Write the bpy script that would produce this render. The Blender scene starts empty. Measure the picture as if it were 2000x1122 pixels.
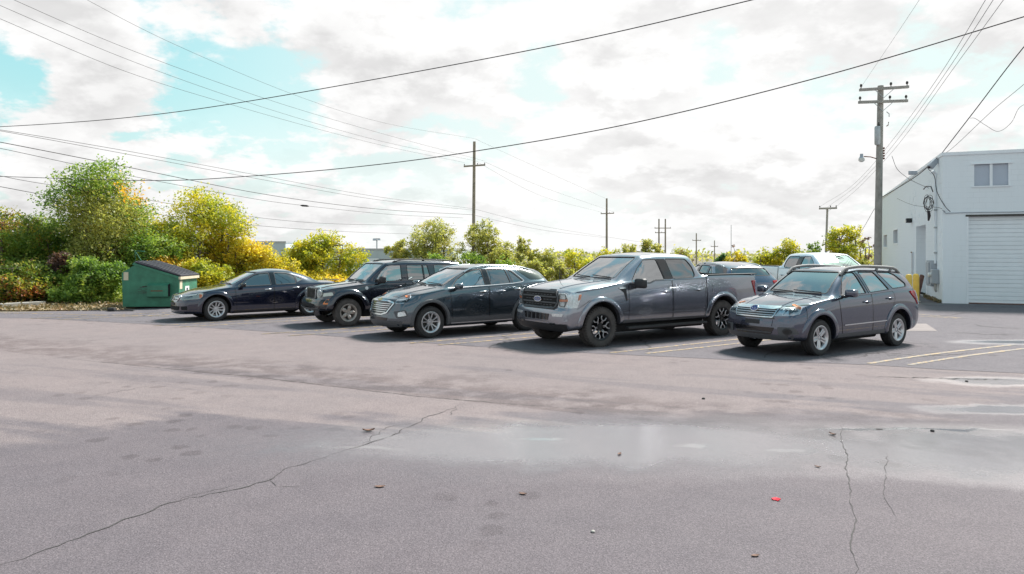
import bpy, bmesh, math, random
import numpy as np
from mathutils import Vector, Matrix
from mathutils.bvhtree import BVHTree
from mathutils.geometry import delaunay_2d_cdt

random.seed(7)
RNG = np.random.default_rng(11)
SC = bpy.context.scene
COL = SC.collection
PI = math.pi

# ------------------------------------------------------------------ camera
CAM_H = 1.95
FPX = 1400.0            # focal length in pixels of a 2000 px wide frame
cam_d = bpy.data.cameras.new('camera')
cam = bpy.data.objects.new('camera', cam_d)
COL.objects.link(cam)
cam.location = (0, 0, CAM_H)
cam.rotation_euler = (PI / 2, 0, 0)
cam_d.sensor_width = 36.0
cam_d.lens = 36.0 * FPX / 2000.0
cam_d.shift_y = -0.034
cam_d.clip_start = 0.1
cam_d.clip_end = 3000
SC.camera = cam

# ------------------------------------------------------------------ sun and sky
SUN_EL = math.radians(50)
SUN_AZ = math.radians(40)      # clockwise from +Y (towards +X)
sun_d = bpy.data.lights.new('sun', 'SUN')
sun_d.energy = 3.8
sun_d.angle = math.radians(12)
sun_d.color = (1.0, 0.945, 0.90)
sun = bpy.data.objects.new('sun', sun_d)
COL.objects.link(sun)
sdir = Vector((math.sin(SUN_AZ) * math.cos(SUN_EL), math.cos(SUN_AZ) * math.cos(SUN_EL), math.sin(SUN_EL)))
sun.rotation_euler = sdir.to_track_quat('Z', 'Y').to_euler()
sun.location = (30, 30, 40)

SC.view_settings.view_transform = 'Standard'
SC.view_settings.look = 'None'
SC.view_settings.exposure = 1.08
SC.view_settings.gamma = 1.0
SC.view_settings.use_curve_mapping = False


class NT:
    """small helper for building node trees"""
    def __init__(s, tree):
        s.t = tree
    def n(s, kind, **kw):
        nd = s.t.nodes.new(kind)
        for k, v in kw.items():
            setattr(nd, k, v)
        return nd
    def put(s, sock, v):
        if v is None:
            return
        if hasattr(v, 'is_output'):
            s.t.links.new(v, sock)
        else:
            sock.default_value = v
    def math(s, op, a, b=None, c=None, clamp=False):
        nd = s.n('ShaderNodeMath', operation=op, use_clamp=clamp)
        s.put(nd.inputs[0], a); s.put(nd.inputs[1], b); s.put(nd.inputs[2], c)
        return nd.outputs[0]
    def vm(s, op, a, b=None):
        nd = s.n('ShaderNodeVectorMath', operation=op)
        s.put(nd.inputs[0], a); s.put(nd.inputs[1], b)
        return nd.outputs['Value'] if op in ('DOT_PRODUCT', 'LENGTH', 'DISTANCE') else nd.outputs[0]
    def scale(s, a, f):
        nd = s.n('ShaderNodeVectorMath', operation='SCALE')
        s.put(nd.inputs[0], a); s.put(nd.inputs['Scale'], f)
        return nd.outputs[0]
    def rng(s, v, a, b, c=0.0, d=1.0, smooth=True):
        nd = s.n('ShaderNodeMapRange', clamp=True)
        if smooth:
            nd.interpolation_type = 'SMOOTHSTEP'
        s.put(nd.inputs['Value'], v)
        s.put(nd.inputs['From Min'], a); s.put(nd.inputs['From Max'], b)
        s.put(nd.inputs['To Min'], c); s.put(nd.inputs['To Max'], d)
        return nd.outputs[0]
    def noise(s, vec, scale, detail=4.0, rough=0.55, dist=0.0, out='Fac'):
        nd = s.n('ShaderNodeTexNoise')
        s.put(nd.inputs['Vector'], vec)
        nd.inputs['Scale'].default_value = scale
        nd.inputs['Detail'].default_value = detail
        nd.inputs['Roughness'].default_value = rough
        nd.inputs['Distortion'].default_value = dist
        return nd.outputs[out]
    def mix(s, f, a, b, blend='MIX'):
        nd = s.n('ShaderNodeMix', data_type='RGBA', blend_type=blend)
        s.put(nd.inputs[0], f); s.put(nd.inputs[6], a); s.put(nd.inputs[7], b)
        return nd.outputs[2]
    def mixf(s, f, a, b):
        nd = s.n('ShaderNodeMix', data_type='FLOAT')
        s.put(nd.inputs[0], f); s.put(nd.inputs[2], a); s.put(nd.inputs[3], b)
        return nd.outputs[0]
    def ramp(s, f, stops, interp='LINEAR'):
        nd = s.n('ShaderNodeValToRGB')
        cr = nd.color_ramp
        cr.interpolation = interp
        while len(cr.elements) < len(stops):
            cr.elements.new(0.5)
        for e, (p, c) in zip(cr.elements, stops):
            e.position = p
            e.color = c if len(c) == 4 else (*c, 1)
        s.put(nd.inputs[0], f)
        return nd.outputs[0]
    def xyz(s, v):
        nd = s.n('ShaderNodeSeparateXYZ')
        s.put(nd.inputs[0], v)
        return nd.outputs
    def comb(s, x, y, z):
        nd = s.n('ShaderNodeCombineXYZ')
        s.put(nd.inputs[0], x); s.put(nd.inputs[1], y); s.put(nd.inputs[2], z)
        return nd.outputs[0]
    def bump(s, h, strength=0.3, dist=0.02):
        nd = s.n('ShaderNodeBump')
        nd.inputs['Strength'].default_value = strength
        nd.inputs['Distance'].default_value = dist
        s.put(nd.inputs['Height'], h)
        return nd.outputs[0]


def pxdir(x, y):
    return Vector(((x - 1000) / FPX, 1.0, (493 - y) / FPX)).normalized()


world = bpy.data.worlds.new('World')
SC.world = world
world.use_nodes = True
wt = world.node_tree
wt.nodes.clear()
N = NT(wt)
w_out = N.n('ShaderNodeOutputWorld')
w_bg = N.n('ShaderNodeBackground')
w_bg.inputs['Strength'].default_value = 0.10
N.t.links.new(w_bg.outputs[0], w_out.inputs[0])
sky = N.n('ShaderNodeTexSky', sky_type='NISHITA')
sky.sun_disc = False
sky.sun_elevation = SUN_EL
sky.sun_rotation = SUN_AZ
sky.air_density = 1.0
sky.dust_density = 1.6
sky.ozone_density = 1.0
tc = N.n('ShaderNodeTexCoord')
D = N.vm('NORMALIZE', tc.outputs['Generated'])
dx, dy, dz = N.xyz(D)
up = N.math('MAXIMUM', dz, 0.0)
den = N.math('ADD', up, 0.34)
P0 = N.comb(N.math('DIVIDE', dx, den), N.math('DIVIDE', dy, den), 0.0)


def cover(q):
    q = N.vm('ADD', q, (5.3, 1.2, 0.0))
    return N.math('ADD', N.noise(q, 2.3, 9.0, 0.60, 0.1), N.math('MULTIPLY', N.math('SUBTRACT', N.noise(N.vm('ADD', q, (2.3, 9.1, 4.0)), 6.5, 7.0, 0.62, 0.1), 0.5), 0.42))


c_here = cover(P0)
c_above = cover(N.scale(P0, 0.945))          # the cover a little higher up: tells cloud tops from undersides
n_shade = N.noise(N.vm('ADD', P0, (11.3, 4.1, 2.0)), 1.9, 5.0, 0.55, 0.1)
cov = N.math('ADD', c_here, -0.032)
# openings in, and thickenings of, the cloud cover that the photograph shows
for (px, py, k, amt) in [(370, 130, 330, 0.20), (280, 80, 700, 0.10), (540, 150, 700, 0.10), (570, 30, 900, 0.12), (70, 130, 900, 0.20), (240, 250, 900, 0.06),
                         (890, 40, 1400, 0.20), (1060, 150, 1400, .12), (1400, 110, 1200, 0.16), (1050, 140, 900, 0.08), (1800, 10, 900, 0.10), (820, 215, 1400, .10), (620, 260, 900, .05),
                         (750, 60, 220, -0.22), (160, 170, 500, -0.16), (150, 20, 300, -0.20), (420, 5, 500, -.20), (1250, 40, 160, -0.12), (1150, 250, 60, -0.10), (1600, 300, 40, -0.10), (300, 330, 120, -.06)]:
    d = pxdir(px, py)
    dt = N.vm('DOT_PRODUCT', D, tuple(d))
    g = N.math('POWER', N.math('MAXIMUM', dt, 0.0), float(k))
    cov = N.math('MULTIPLY_ADD', g, -amt, cov)
cov = N.math('SUBTRACT', cov, N.rng(dz, 0.30, 0.75, 0.0, 0.11))      # gaps between clouds open up overhead
mask = N.rng(cov, 0.38, 0.50)
haze = N.rng(dz, 0.0, 0.24, 0.85, 0.0)
mask = N.math('MAXIMUM', mask, haze)
# open sky: the Nishita sky, graded towards the pale turquoise of the photograph
sky_c = N.mix(1.0, sky.outputs[0], (0.66, 1.0, 0.86, 1), 'MULTIPLY')
sky_c = N.mix(N.rng(dz, 0.25, 0.6, 0.6, 0.15), sky_c, (2.3, 4.05, 3.95, 1))
veil = N.rng(N.vm('DOT_PRODUCT', D, tuple(pxdir(1500, 420))), 0.62, 0.97)
sky_c = N.mix(N.math('MULTIPLY', veil, 0.85), sky_c, (4.2, 4.65, 4.55, 1))
under = N.rng(N.math('SUBTRACT', c_above, c_here), -0.09, 0.11, 1.0, 0.0)
thick = N.rng(cov, 0.46, 0.66, 1.0, 0.0)
cl2 = N.math('ADD', N.math('MULTIPLY', under, 0.62), N.math('MULTIPLY', thick, 0.30))
cl2 = N.math('ADD', cl2, N.rng(n_shade, 0.36, 0.62, -0.16, 0.26))
glow = N.rng(N.vm('DOT_PRODUCT', D, tuple(pxdir(1350, 330))), 0.70, 1.0)
cl2 = N.math('ADD', cl2, N.math('MULTIPLY', glow, 0.34), clamp=True)
cloud_c = N.mix(cl2, (3.25, 3.22, 3.22, 1), (4.85, 4.83, 4.80, 1))
col = N.mix(mask, sky_c, cloud_c)
N.t.links.new(col, w_bg.inputs['Color'])

# ------------------------------------------------------------------ materials
MATS = {}


def new_mat(name):
    m = bpy.data.materials.new(name)
    m.use_nodes = True
    m.node_tree.nodes.clear()
    n = NT(m.node_tree)
    out = n.n('ShaderNodeOutputMaterial')
    b = n.n('ShaderNodeBsdfPrincipled')
    n.t.links.new(b.outputs[0], out.inputs[0])
    MATS[name] = m
    return m, n, b, out


def setp(b, **kw):
    names = dict(col='Base Color', rough='Roughness', metal='Metallic', coat='Coat Weight', coatr='Coat Roughness', spec='Specular IOR Level',
                 trans='Transmission Weight', emit='Emission Color', emits='Emission Strength', alpha='Alpha', normal='Normal', ior='IOR')
    for k, v in kw.items():
        s = b.inputs[names[k]]
        if hasattr(v, 'is_output'):
            b.id_data.links.new(v, s)
        else:
            s.default_value = (*v, 1) if isinstance(v, tuple) and len(v) == 3 else v


def simple(name, col, rough=0.6, metal=0.0, var=0.12, vscale=6.0, bump=0.0, bscale=40.0, coat=0.0, spec=0.5):
    m, n, b, o = new_mat(name)
    g = n.n('ShaderNodeNewGeometry').outputs['Position'] if False else n.n('ShaderNodeTexCoord').outputs['Object']
    f = n.noise(g, vscale, 5.0, 0.6)
    dark = tuple(c * (1 - var) for c in col); lite = tuple(min(1, c * (1 + var)) for c in col)
    setp(b, col=n.ramp(f, [(0.3, dark), (0.7, lite)]), rough=rough, metal=metal, coat=coat, spec=spec)
    if bump:
        setp(b, normal=n.bump(n.noise(g, bscale, 4.0, 0.6), bump, 0.01))
    return m


def car_paint(name, col, metal=0.35, rough=0.32, dirt=0.25):
    m, n, b, o = new_mat(name)
    tcn = n.n('ShaderNodeTexCoord').outputs['Object']
    z = n.xyz(tcn)[2]
    fl = n.noise(tcn, 900.0, 1.0, 0.5)
    c = n.mix(n.math('MULTIPLY', fl, 0.35), (*col, 1), tuple(min(1, k * 1.5 + 0.01) for k in col) + (1,))
    # road dust, thickest on the lower body
    dn = n.noise(tcn, 3.5, 6.0, 0.65)
    low = n.rng(z, 0.2, 0.8, 1.0, 0.12)
    df = n.math('MULTIPLY', n.math('MULTIPLY', n.rng(dn, 0.35, 0.75), low), dirt)
    c = n.mix(df, c, (0.16, 0.145, 0.13, 1))
    b.inputs['Coat IOR'].default_value = 1.68
    setp(b, col=c, metal=metal, rough=rough, coat=n.mixf(df, 1.0, 0.35), coatr=n.mixf(df, 0.025, 0.25))
    wav = n.noise(tcn, 2.2, 2.0, 0.5)
    setp(b, normal=n.bump(wav, 0.010, 0.02))
    return m


def glass_mat(name, tint, refl=0.0, rough=0.0):
    """automotive glass: tinted see-through sheet with a Fresnel reflection"""
    m = bpy.data.materials.new(name)
    m.use_nodes = True
    m.node_tree.nodes.clear()
    n = NT(m.node_tree)
    out = n.n('ShaderNodeOutputMaterial')
    tr = n.n('ShaderNodeBsdfTransparent'); tr.inputs[0].default_value = (*tint, 1)
    gl = n.n('ShaderNodeBsdfGlossy'); gl.inputs['Roughness'].default_value = rough
    gl.inputs['Color'].default_value = (0.95, 0.98, 1.0, 1)
    fr = n.n('ShaderNodeFresnel'); fr.inputs[0].default_value = 1.62
    tcn = n.n('ShaderNodeTexCoord').outputs['Object']
    bm_ = n.bump(n.noise(tcn, 2.5, 1.0, 0.4), 0.03, 0.03)
    n.t.links.new(bm_, gl.inputs['Normal'])
    f = n.math('ADD', n.math('MULTIPLY', fr.outputs[0], 1.15), refl, clamp=True)
    mx = n.n('ShaderNodeMixShader')
    n.put(mx.inputs[0], f)
    n.t.links.new(tr.outputs[0], mx.inputs[1]); n.t.links.new(gl.outputs[0], mx.inputs[2])
    n.t.links.new(mx.outputs[0], out.inputs[0])
    MATS[name] = m
    return m


car_paint('paint_gray', (0.215, 0.225, 0.262), 0.80, 0.24, 0.05)
car_paint('paint_slate', (0.062, 0.084, 0.106), 0.85, 0.24, 0.08)
car_paint('paint_plum', (0.060, 0.068, 0.104), 0.85, 0.24, 0.10)
car_paint('paint_black', (0.012, 0.014, 0.028), 0.6, 0.22, 0.06)
car_paint('paint_navy', (0.009, 0.012, 0.034), 0.6, 0.20, 0.04)
car_paint('paint_silver', (0.55, 0.62, 0.68), 0.6, 0.30, 0.03)
car_paint('paint_blue', (0.03, 0.07, 0.22), 0.6, 0.25, 0.03)
car_paint('paint_dusk', (0.10, 0.12, 0.17), 0.8, 0.25, 0.05)
glass_mat('glass_clear', (0.34, 0.52, 0.54), 0.27)
glass_mat('glass_side', (0.22, 0.30, 0.34), 0.30)
glass_mat('glass_tint', (0.03, 0.035, 0.055), 0.17)
glass_mat('lens_clear', (0.96, 0.97, 0.98), 0.0)
simple('black_plastic', (0.022, 0.022, 0.025), 0.55, 0, 0.15, 30)
simple('grey_plastic', (0.075, 0.078, 0.085), 0.55, 0, 0.12, 20)
simple('gloss_black', (0.008, 0.008, 0.010), 0.15, 0, 0.1, 10, coat=0.5)
simple('well_black', (0.010, 0.010, 0.011), 0.9, 0, 0.2, 10)
simple('rubber', (0.028, 0.027, 0.028), 0.75, 0, 0.3, 9, 0.4, 60)
simple('rubber_dusty', (0.065, 0.058, 0.055), 0.85, 0, 0.35, 7, 0.4, 60)
simple('alloy', (0.55, 0.55, 0.57), 0.32, 0.85, 0.1, 14)
simple('alloy_dirty', (0.42, 0.38, 0.35), 0.45, 0.7, 0.2, 10)
simple('rim_dark', (0.015, 0.015, 0.017), 0.4, 0.2, 0.1, 10)
simple('chrome', (0.70, 0.71, 0.73), 0.22, 1.0, 0.05, 10)
simple('steel_dark', (0.08, 0.075, 0.07), 0.6, 0.6, 0.3, 15)
simple('reflector', (0.62, 0.64, 0.66), 0.22, 0.6, 0.25, 30)
simple('lamp_hazy', (0.52, 0.55, 0.50), 0.28, 0.1, 0.12, 12, coat=0.6)
simple('amber', (0.75, 0.20, 0.03), 0.2, 0, 0.15, 20, coat=0.7)
simple('red_lens', (0.55, 0.012, 0.02), 0.15, 0, 0.15, 20, coat=0.8)
simple('red_dark', (0.16, 0.01, 0.015), 0.2, 0, 0.15, 20, coat=0.8)
simple('seat_grey', (0.16, 0.155, 0.15), 0.8, 0, 0.1, 20)
simple('seat_beige', (0.30, 0.29, 0.27), 0.8, 0, 0.1, 20)
simple('dash', (0.035, 0.035, 0.038), 0.65, 0, 0.1, 20)
simple('trim_grey', (0.22, 0.215, 0.21), 0.7, 0, 0.1, 12)
simple('emblem_blue', (0.01, 0.035, 0.20), 0.2, 0.2, 0.05, 20, coat=0.8)
simple('emblem_gold', (0.62, 0.47, 0.22), 0.3, 0.6, 0.1, 20)
simple('paper', (0.42, 0.60, 0.56), 0.8, 0, 0.05, 9)
simple('ink', (0.03, 0.05, 0.08), 0.8)
simple('headliner', (0.10, 0.10, 0.11), 0.9)

# ------------------------------------------------------------------ object helpers


def link(o, parent=None):
    COL.objects.link(o)
    if parent is not None:
        o.parent = parent
    return o


def thing(name, label, cat, loc=(0, 0, 0), rz=0.0, group=None):
    o = bpy.data.objects.new(name, None)
    o.empty_display_size = 0.3
    COL.objects.link(o)
    o.location = loc
    o.rotation_euler = (0, 0, rz)
    tag(o, label, cat, group)
    return o


def tag(o, label, cat, group=None):
    o['label'] = label
    o['category'] = cat
    if group:
        o['group'] = group
    return o


def mesh_from(name, V, F, mats, smooth=False, fmat=None, angle=None):
    me = bpy.data.meshes.new(name)
    me.from_pydata([tuple(v) for v in V], [], [tuple(f) for f in F])
    for m in (mats if isinstance(mats, (list, tuple)) else [mats]):
        me.materials.append(MATS[m])
    if fmat is not None:
        me.polygons.foreach_set('material_index', np.array(fmat, dtype=np.int32))
    if smooth:
        me.polygons.foreach_set('use_smooth', np.ones(len(me.polygons), dtype=bool))
        if angle:
            me.set_sharp_from_angle(angle=math.radians(angle))
    me.update()
    return me


def obj(name, V, F, mats, parent=None, smooth=False, angle=None, loc=None, rot=None, fmat=None):
    me = mesh_from(name, V, F, mats, smooth, fmat, angle)
    o = bpy.data.objects.new(name, me)
    if loc is not None:
        o.location = loc
    if rot is not None:
        o.rotation_euler = rot
    return link(o, parent)


class MB:
    """collects simple solids into one mesh"""
    def __init__(s):
        s.V = []; s.F = []
    def add(s, V, F):
        k = len(s.V)
        s.V += [tuple(v) for v in V]
        s.F += [tuple(i + k for i in f) for f in F]
        return s
    def box(s, x0, x1, y0, y1, z0, z1):
        V = [(x, y, z) for z in (z0, z1) for y in (y0, y1) for x in (x0, x1)]
        return s.add(V, [(0, 2, 3, 1), (4, 5, 7, 6), (0, 1, 5, 4), (2, 6, 7, 3), (0, 4, 6, 2), (1, 3, 7, 5)])
    def rbox(s, x0, x1, y0, y1, z0, z1, b=0.02, seg=2, M=None):
        bm = bmesh.new()
        bmesh.ops.create_cube(bm, size=1)
        for v in bm.verts:
            v.co = Vector(((x0 + x1) / 2 + v.co.x * (x1 - x0), (y0 + y1) / 2 + v.co.y * (y1 - y0), (z0 + z1) / 2 + v.co.z * (z1 - z0)))
        bmesh.ops.bevel(bm, geom=list(bm.edges), offset=b, segments=seg, affect='EDGES', profile=0.6)
        if M is not None:
            bmesh.ops.transform(bm, matrix=M, verts=bm.verts)
        bm.verts.index_update()
        s.add([v.co[:] for v in bm.verts], [[v.index for v in f.verts] for f in bm.faces])
        bm.free()
        return s
    def tube(s, pts, r, n=8, caps=True, closed=False):
        pts = [Vector(p) for p in pts]
        m = len(pts)
        rr = r if isinstance(r, (list, tuple)) else [r] * m
        V = []; Fc = []
        for i, p in enumerate(pts):
            if closed:
                t = pts[(i + 1) % m] - pts[i - 1]
            else:
                t = pts[min(i + 1, m - 1)] - pts[max(i - 1, 0)]
            t.normalize()
            a = Vector((0, 0, 1)) if abs(t.z) < 0.9 else Vector((1, 0, 0))
            u = t.cross(a).normalized(); w = t.cross(u)
            for j in range(n):
                th = 2 * PI * j / n
                V.append(p + (u * math.cos(th) + w * math.sin(th)) * rr[i])
        for i in range(m if closed else m - 1):
            i2 = (i + 1) % m
            for j in range(n):
                Fc.append((i * n + j, i * n + (j + 1) % n, i2 * n + (j + 1) % n, i2 * n + j))
        if caps and not closed:
            Fc.append(tuple(range(n - 1, -1, -1)))
            Fc.append(tuple((m - 1) * n + j for j in range(n)))
        return s.add(V, Fc)
    def lathe(s, prof, n=32, axis='z', caps=True, c=(0, 0, 0)):
        """prof: list of (radius, height)"""
        V = []; Fc = []
        for (r, h) in prof:
            for j in range(n):
                th = 2 * PI * j / n
                if axis == 'z':
                    V.append((c[0] + r * math.cos(th), c[1] + r * math.sin(th), c[2] + h))
                else:
                    V.append((c[0] + r * math.cos(th), c[1] + h, c[2] + r * math.sin(th)))
        m = len(prof)
        for i in range(m - 1):
            for j in range(n):
                q = (i * n + j, i * n + (j + 1) % n, (i + 1) * n + (j + 1) % n, (i + 1) * n + j)
                Fc.append(q if axis == 'z' else q[::-1])
        if caps:
            Fc.append(tuple(range(n - 1, -1, -1)) if axis == 'z' else tuple(range(n)))
            k = (m - 1) * n
            Fc.append(tuple(k + j for j in range(n)) if axis == 'z' else tuple(k + n - 1 - j for j in range(n)))
        return s.add(V, Fc)
    def xf(s, M, k=0):
        s.V = s.V[:k] + [tuple(M @ Vector(v)) for v in s.V[k:]]
        return s
    def build(s, name, mats, parent=None, smooth=False, angle=None, loc=None, rot=None):
        return obj(name, s.V, s.F, mats, parent, smooth, angle, loc, rot)


def text_mesh(name, body, size, mat, M, parent=None, extrude=0.004, bold=0.0, shear=0.0, align='LEFT', width=1.0):
    cu = bpy.data.curves.new(name, 'FONT')
    cu.body = body
    cu.size = size
    cu.extrude = extrude
    cu.offset = bold
    cu.shear = shear
    cu.align_x = align
    cu.resolution_u = 2
    t = bpy.data.objects.new(name + '_tmp', cu)
    COL.objects.link(t)
    dg = bpy.context.evaluated_depsgraph_get()
    me = bpy.data.meshes.new_from_object(t.evaluated_get(dg))
    bpy.data.objects.remove(t)
    bpy.data.curves.remove(cu)
    me.name = name
    me.transform(Matrix.Diagonal((width, 1, 1, 1)))
    me.transform(M)
    me.materials.clear()
    me.materials.append(MATS[mat])
    return link(bpy.data.objects.new(name, me), parent)

# ------------------------------------------------------------------ vehicle body library


def pchip(xs, ys, xq):
    xs = np.asarray(xs, float); ys = np.asarray(ys, float)
    n = len(xs)
    if n == 1:
        return np.full_like(xq, ys[0])
    h = np.diff(xs); dl = np.diff(ys) / h
    if n == 2:
        return ys[0] + dl[0] * (xq - xs[0])
    d = np.zeros(n)
    for i in range(1, n - 1):
        if dl[i - 1] * dl[i] > 0:
            w1 = 2 * h[i] + h[i - 1]; w2 = h[i] + 2 * h[i - 1]
            d[i] = (w1 + w2) / (w1 / dl[i - 1] + w2 / dl[i])
    d[0] = dl[0] * 1.0; d[-1] = dl[-1] * 1.0
    k = np.clip(np.searchsorted(xs, xq) - 1, 0, n - 2)
    t = (xq - xs[k]) / h[k]
    return ((2 * t**3 - 3 * t**2 + 1) * ys[k] + (t**3 - 2 * t**2 + t) * h[k] * d[k] + (-2 * t**3 + 3 * t**2) * ys[k + 1] + (t**3 - t**2) * h[k] * d[k + 1])


def smooth1d(a, sig, dx):
    r = int(max(1, math.ceil(3 * sig / dx)))
    k = np.exp(-0.5 * (np.arange(-r, r + 1) * dx / sig) ** 2); k /= k.sum()
    ap = np.concatenate([2 * a[0] - a[1:r + 1][::-1], a, 2 * a[-1] - a[-r - 1:-1][::-1]])
    return np.convolve(ap, k, 'valid')


def catmull(P, n):
    P = np.asarray(P, float)
    if len(P) == 2:
        return [P[0] + (P[1] - P[0]) * t for t in np.linspace(0, 1, n, endpoint=False)]
    Q = np.vstack([2 * P[0] - P[1], P, 2 * P[-1] - P[-2]])
    out = []
    for i in range(1, len(Q) - 2):
        p0, p1, p2, p3 = Q[i - 1], Q[i], Q[i + 1], Q[i + 2]
        for t in np.linspace(0, 1, n, endpoint=False):
            out.append(0.5 * ((2 * p1) + (-p0 + p2) * t + (2 * p0 - 5 * p1 + 4 * p2 - p3) * t * t + (-p0 + 3 * p1 - 3 * p2 + p3) * t**3))
    return out


def inside(poly, p):
    x, y = p; c = False
    j = len(poly) - 1
    for i in range(len(poly)):
        xi, yi = poly[i]; xj, yj = poly[j]
        if (yi > y) != (yj > y) and x < (xj - xi) * (y - yi) / (yj - yi) + xi:
            c = not c
        j = i
    return c


def resample(poly, step, closed=True):
    out = []
    n = len(poly)
    for i in range(n if closed else n - 1):
        a = np.array(poly[i], float); b = np.array(poly[(i + 1) % n], float)
        k = max(1, int(math.ceil(np.linalg.norm(b - a) / step)))
        for j in range(k):
            out.append(tuple(a + (b - a) * j / k))
    if not closed:
        out.append(tuple(poly[-1]))
    return out


def roundpoly(poly, r, seg=4):
    """round the corners of a closed 2-D polygon"""
    out = []
    n = len(poly)
    for i in range(n):
        a = Vector(poly[i - 1]); b = Vector(poly[i]); c = Vector(poly[(i + 1) % n])
        d1 = (a - b); d2 = (c - b)
        rr = min(r, d1.length * 0.45, d2.length * 0.45)
        p = b + d1.normalized() * rr; q = b + d2.normalized() * rr
        for k in range(seg + 1):
            t = k / seg
            out.append(tuple(p * (1 - t)**2 + b * 2 * t * (1 - t) + q * t * t))
    return out


class Car:
    """local axes: +X forward, +Y the car's left, origin on the ground below the front axle"""
    def __init__(s, name, label, cat, fl_px, heading, half_w, wb, stations, paint, R, arch_r, front, rear, group=None, cabin=None, pos=None, sig=0.03, soften=2):
        s.sig = sig; s.soften = soften
        th = math.radians(heading)
        s.wb = wb; s.hw = half_w; s.paint = paint; s.R = R; s.arch_r = arch_r
        hd = np.array([math.cos(th), math.sin(th)]); lf = np.array([-hd[1], hd[0]])
        if pos is None:
            Y = FPX * CAM_H / (fl_px[1] - 493.0); X = (fl_px[0] - 1000) * Y / FPX
            o = np.array([X, Y]) - lf * (half_w - 0.03)
        else:
            o = np.array(pos, float)
        s.root = thing(name, label, cat, (o[0], o[1], 0), th, group)
        s.front = front; s.rear = rear; s.cabin = cabin
        s.cut_windows = MB(); s.cut_ends = MB(); s.cut_extra = MB()
        s.loft(stations)

    # stations: (x, w, zf, zs, zm, zsh, zb, yb, zr, yr, zt, corner)
    def loft(s, st):
        st = sorted(st, key=lambda r: r[0])
        xs = np.array([r[0] for r in st])
        corner = [i for i, r in enumerate(st) if len(r) > 11 and r[11]]
        dx = 0.03
        xq = np.linspace(xs[0], xs[-1], int((xs[-1] - xs[0]) / dx) + 1)
        dx = xq[1] - xq[0]
        ctl = []
        for r in st:
            x, w, zf, zs, zm, zsh, zb, yb, zr, yr, zt = r[:11]
            p6 = (yb - 0.022, zb + 0.016)
            p7 = ((p6[0] + yr) / 2 + 0.018, (p6[1] + zr) / 2)
            ctl.append([(0, zf), (w - 0.14, zf), (w - 0.03, zs), (w, zm), (w - 0.006, zsh), (yb, zb), p6, p7, (yr, zr), (yr * 0.60, zr + (zt - zr) * 0.72), (0, zt)])
        ctl = np.array(ctl)                     # stations, 11, 2
        nseg = [0] + corner + [len(st) - 1]
        nseg = sorted(set(nseg))
        T = np.zeros((len(xq), 11, 2))
        for a, b in zip(nseg[:-1], nseg[1:]):
            m = (xq >= xs[a] - 1e-9) & (xq <= xs[b] + 1e-9)
            for k in range(11):
                for c in range(2):
                    T[m, k, c] = pchip(xs[a:b + 1], ctl[a:b + 1, k, c], xq[m])
        for k in range(11):
            for c in range(2):
                T[:, k, c] = smooth1d(T[:, k, c], s.sig, dx)
        s.T = T; s.xq = xq
        rows = []
        for i in range(len(xq)):
            c = T[i]
            half = []
            for a, b, n in ((0, 1, 3), (1, 2, 3), (2, 5, 6), (5, 6, 2), (6, 10, 5)):
                half += catmull(c[a:b + 1], n)
            half.append(c[10])
            rows.append(half)
        rows = np.array(rows)                   # nx, m, 2
        # soften section corners a little
        for _ in range(s.soften):
            rr = rows.copy()
            rr[:, 1:-1] = rows[:, 1:-1] * 0.5 + (rows[:, 2:] + rows[:, :-2]) * 0.25
            rows = rr
        nx, m, _ = rows.shape
        rows[:, 0, 0] = 0; rows[:, -1, 0] = 0
        ring = []
        V = []
        L = 2 * m - 2

        def addring(x, sec):
            base = len(V)
            for j in range(m):
                V.append([x, sec[j][0], sec[j][1]])
            for j in range(m - 2, 0, -1):
                V.append([x, -sec[j][0], sec[j][1]])
            ring.append(base)
        rad = 0.07

        def squeeze(sec, f):
            zc = (sec[:, 1].min() + sec[:, 1].max()) / 2
            o = sec.copy(); o[:, 0] *= f; o[:, 1] = zc + (o[:, 1] - zc) * f
            return o
        capf = [0.0, 0.12, 0.24, 0.36, 0.48, 0.6, 0.7, 0.8, 0.87, 0.92]
        for f in capf[1:]:
            addring(xq[0], squeeze(rows[0], f))
        for i in range(nx):
            d = min(xq[i] - xq[0], xq[-1] - xq[i])
            f = 1.0
            if d < rad:
                q = (rad - d) / rad
                f = 1 - 0.045 * (1 - math.sqrt(max(0, 1 - q * q)))
            addring(xq[i], squeeze(rows[i], f) if f < 1 else rows[i])
        for f in capf[1:][::-1]:
            addring(xq[-1], squeeze(rows[-1], f))
        Fc = []
        for a, b in zip(ring[:-1], ring[1:]):
            for j in range(L):
                j2 = (j + 1) % L
                Fc.append((a + j2, b + j2, b + j, a + j))
        for base, rev, x, sec in ((ring[0], False, xq[0], rows[0]), (ring[-1], True, xq[-1], rows[-1])):
            c = len(V)
            V.append([x, 0, (sec[:, 1].min() + sec[:, 1].max()) / 2])
            for j in range(L):
                j2 = (j + 1) % L
                Fc.append((c, base + j2, base + j) if not rev else (c, base + j, base + j2))
        V = np.array(V)
        # bow and profile of the nose and of the tail
        for spec, sgn in ((s.front, 1), (s.rear, -1)):
            x0, prof, bow, bp = spec
            xe = xq[-1] if sgn > 0 else xq[0]
            t = np.clip((V[:, 0] - x0) / (xe - x0), 0, 1)
            w = t * t * (3 - 2 * t)
            zz = [p[0] for p in prof]; dd = [p[1] for p in prof]
            off = np.interp(V[:, 2], zz, dd) - bow * (np.abs(V[:, 1]) / s.hw) ** bp
            V[:, 0] += sgn * w * off
        s.V = V; s.F = Fc
        s.bvh = BVHTree.FromPolygons([Vector(v) for v in V], Fc)

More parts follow.
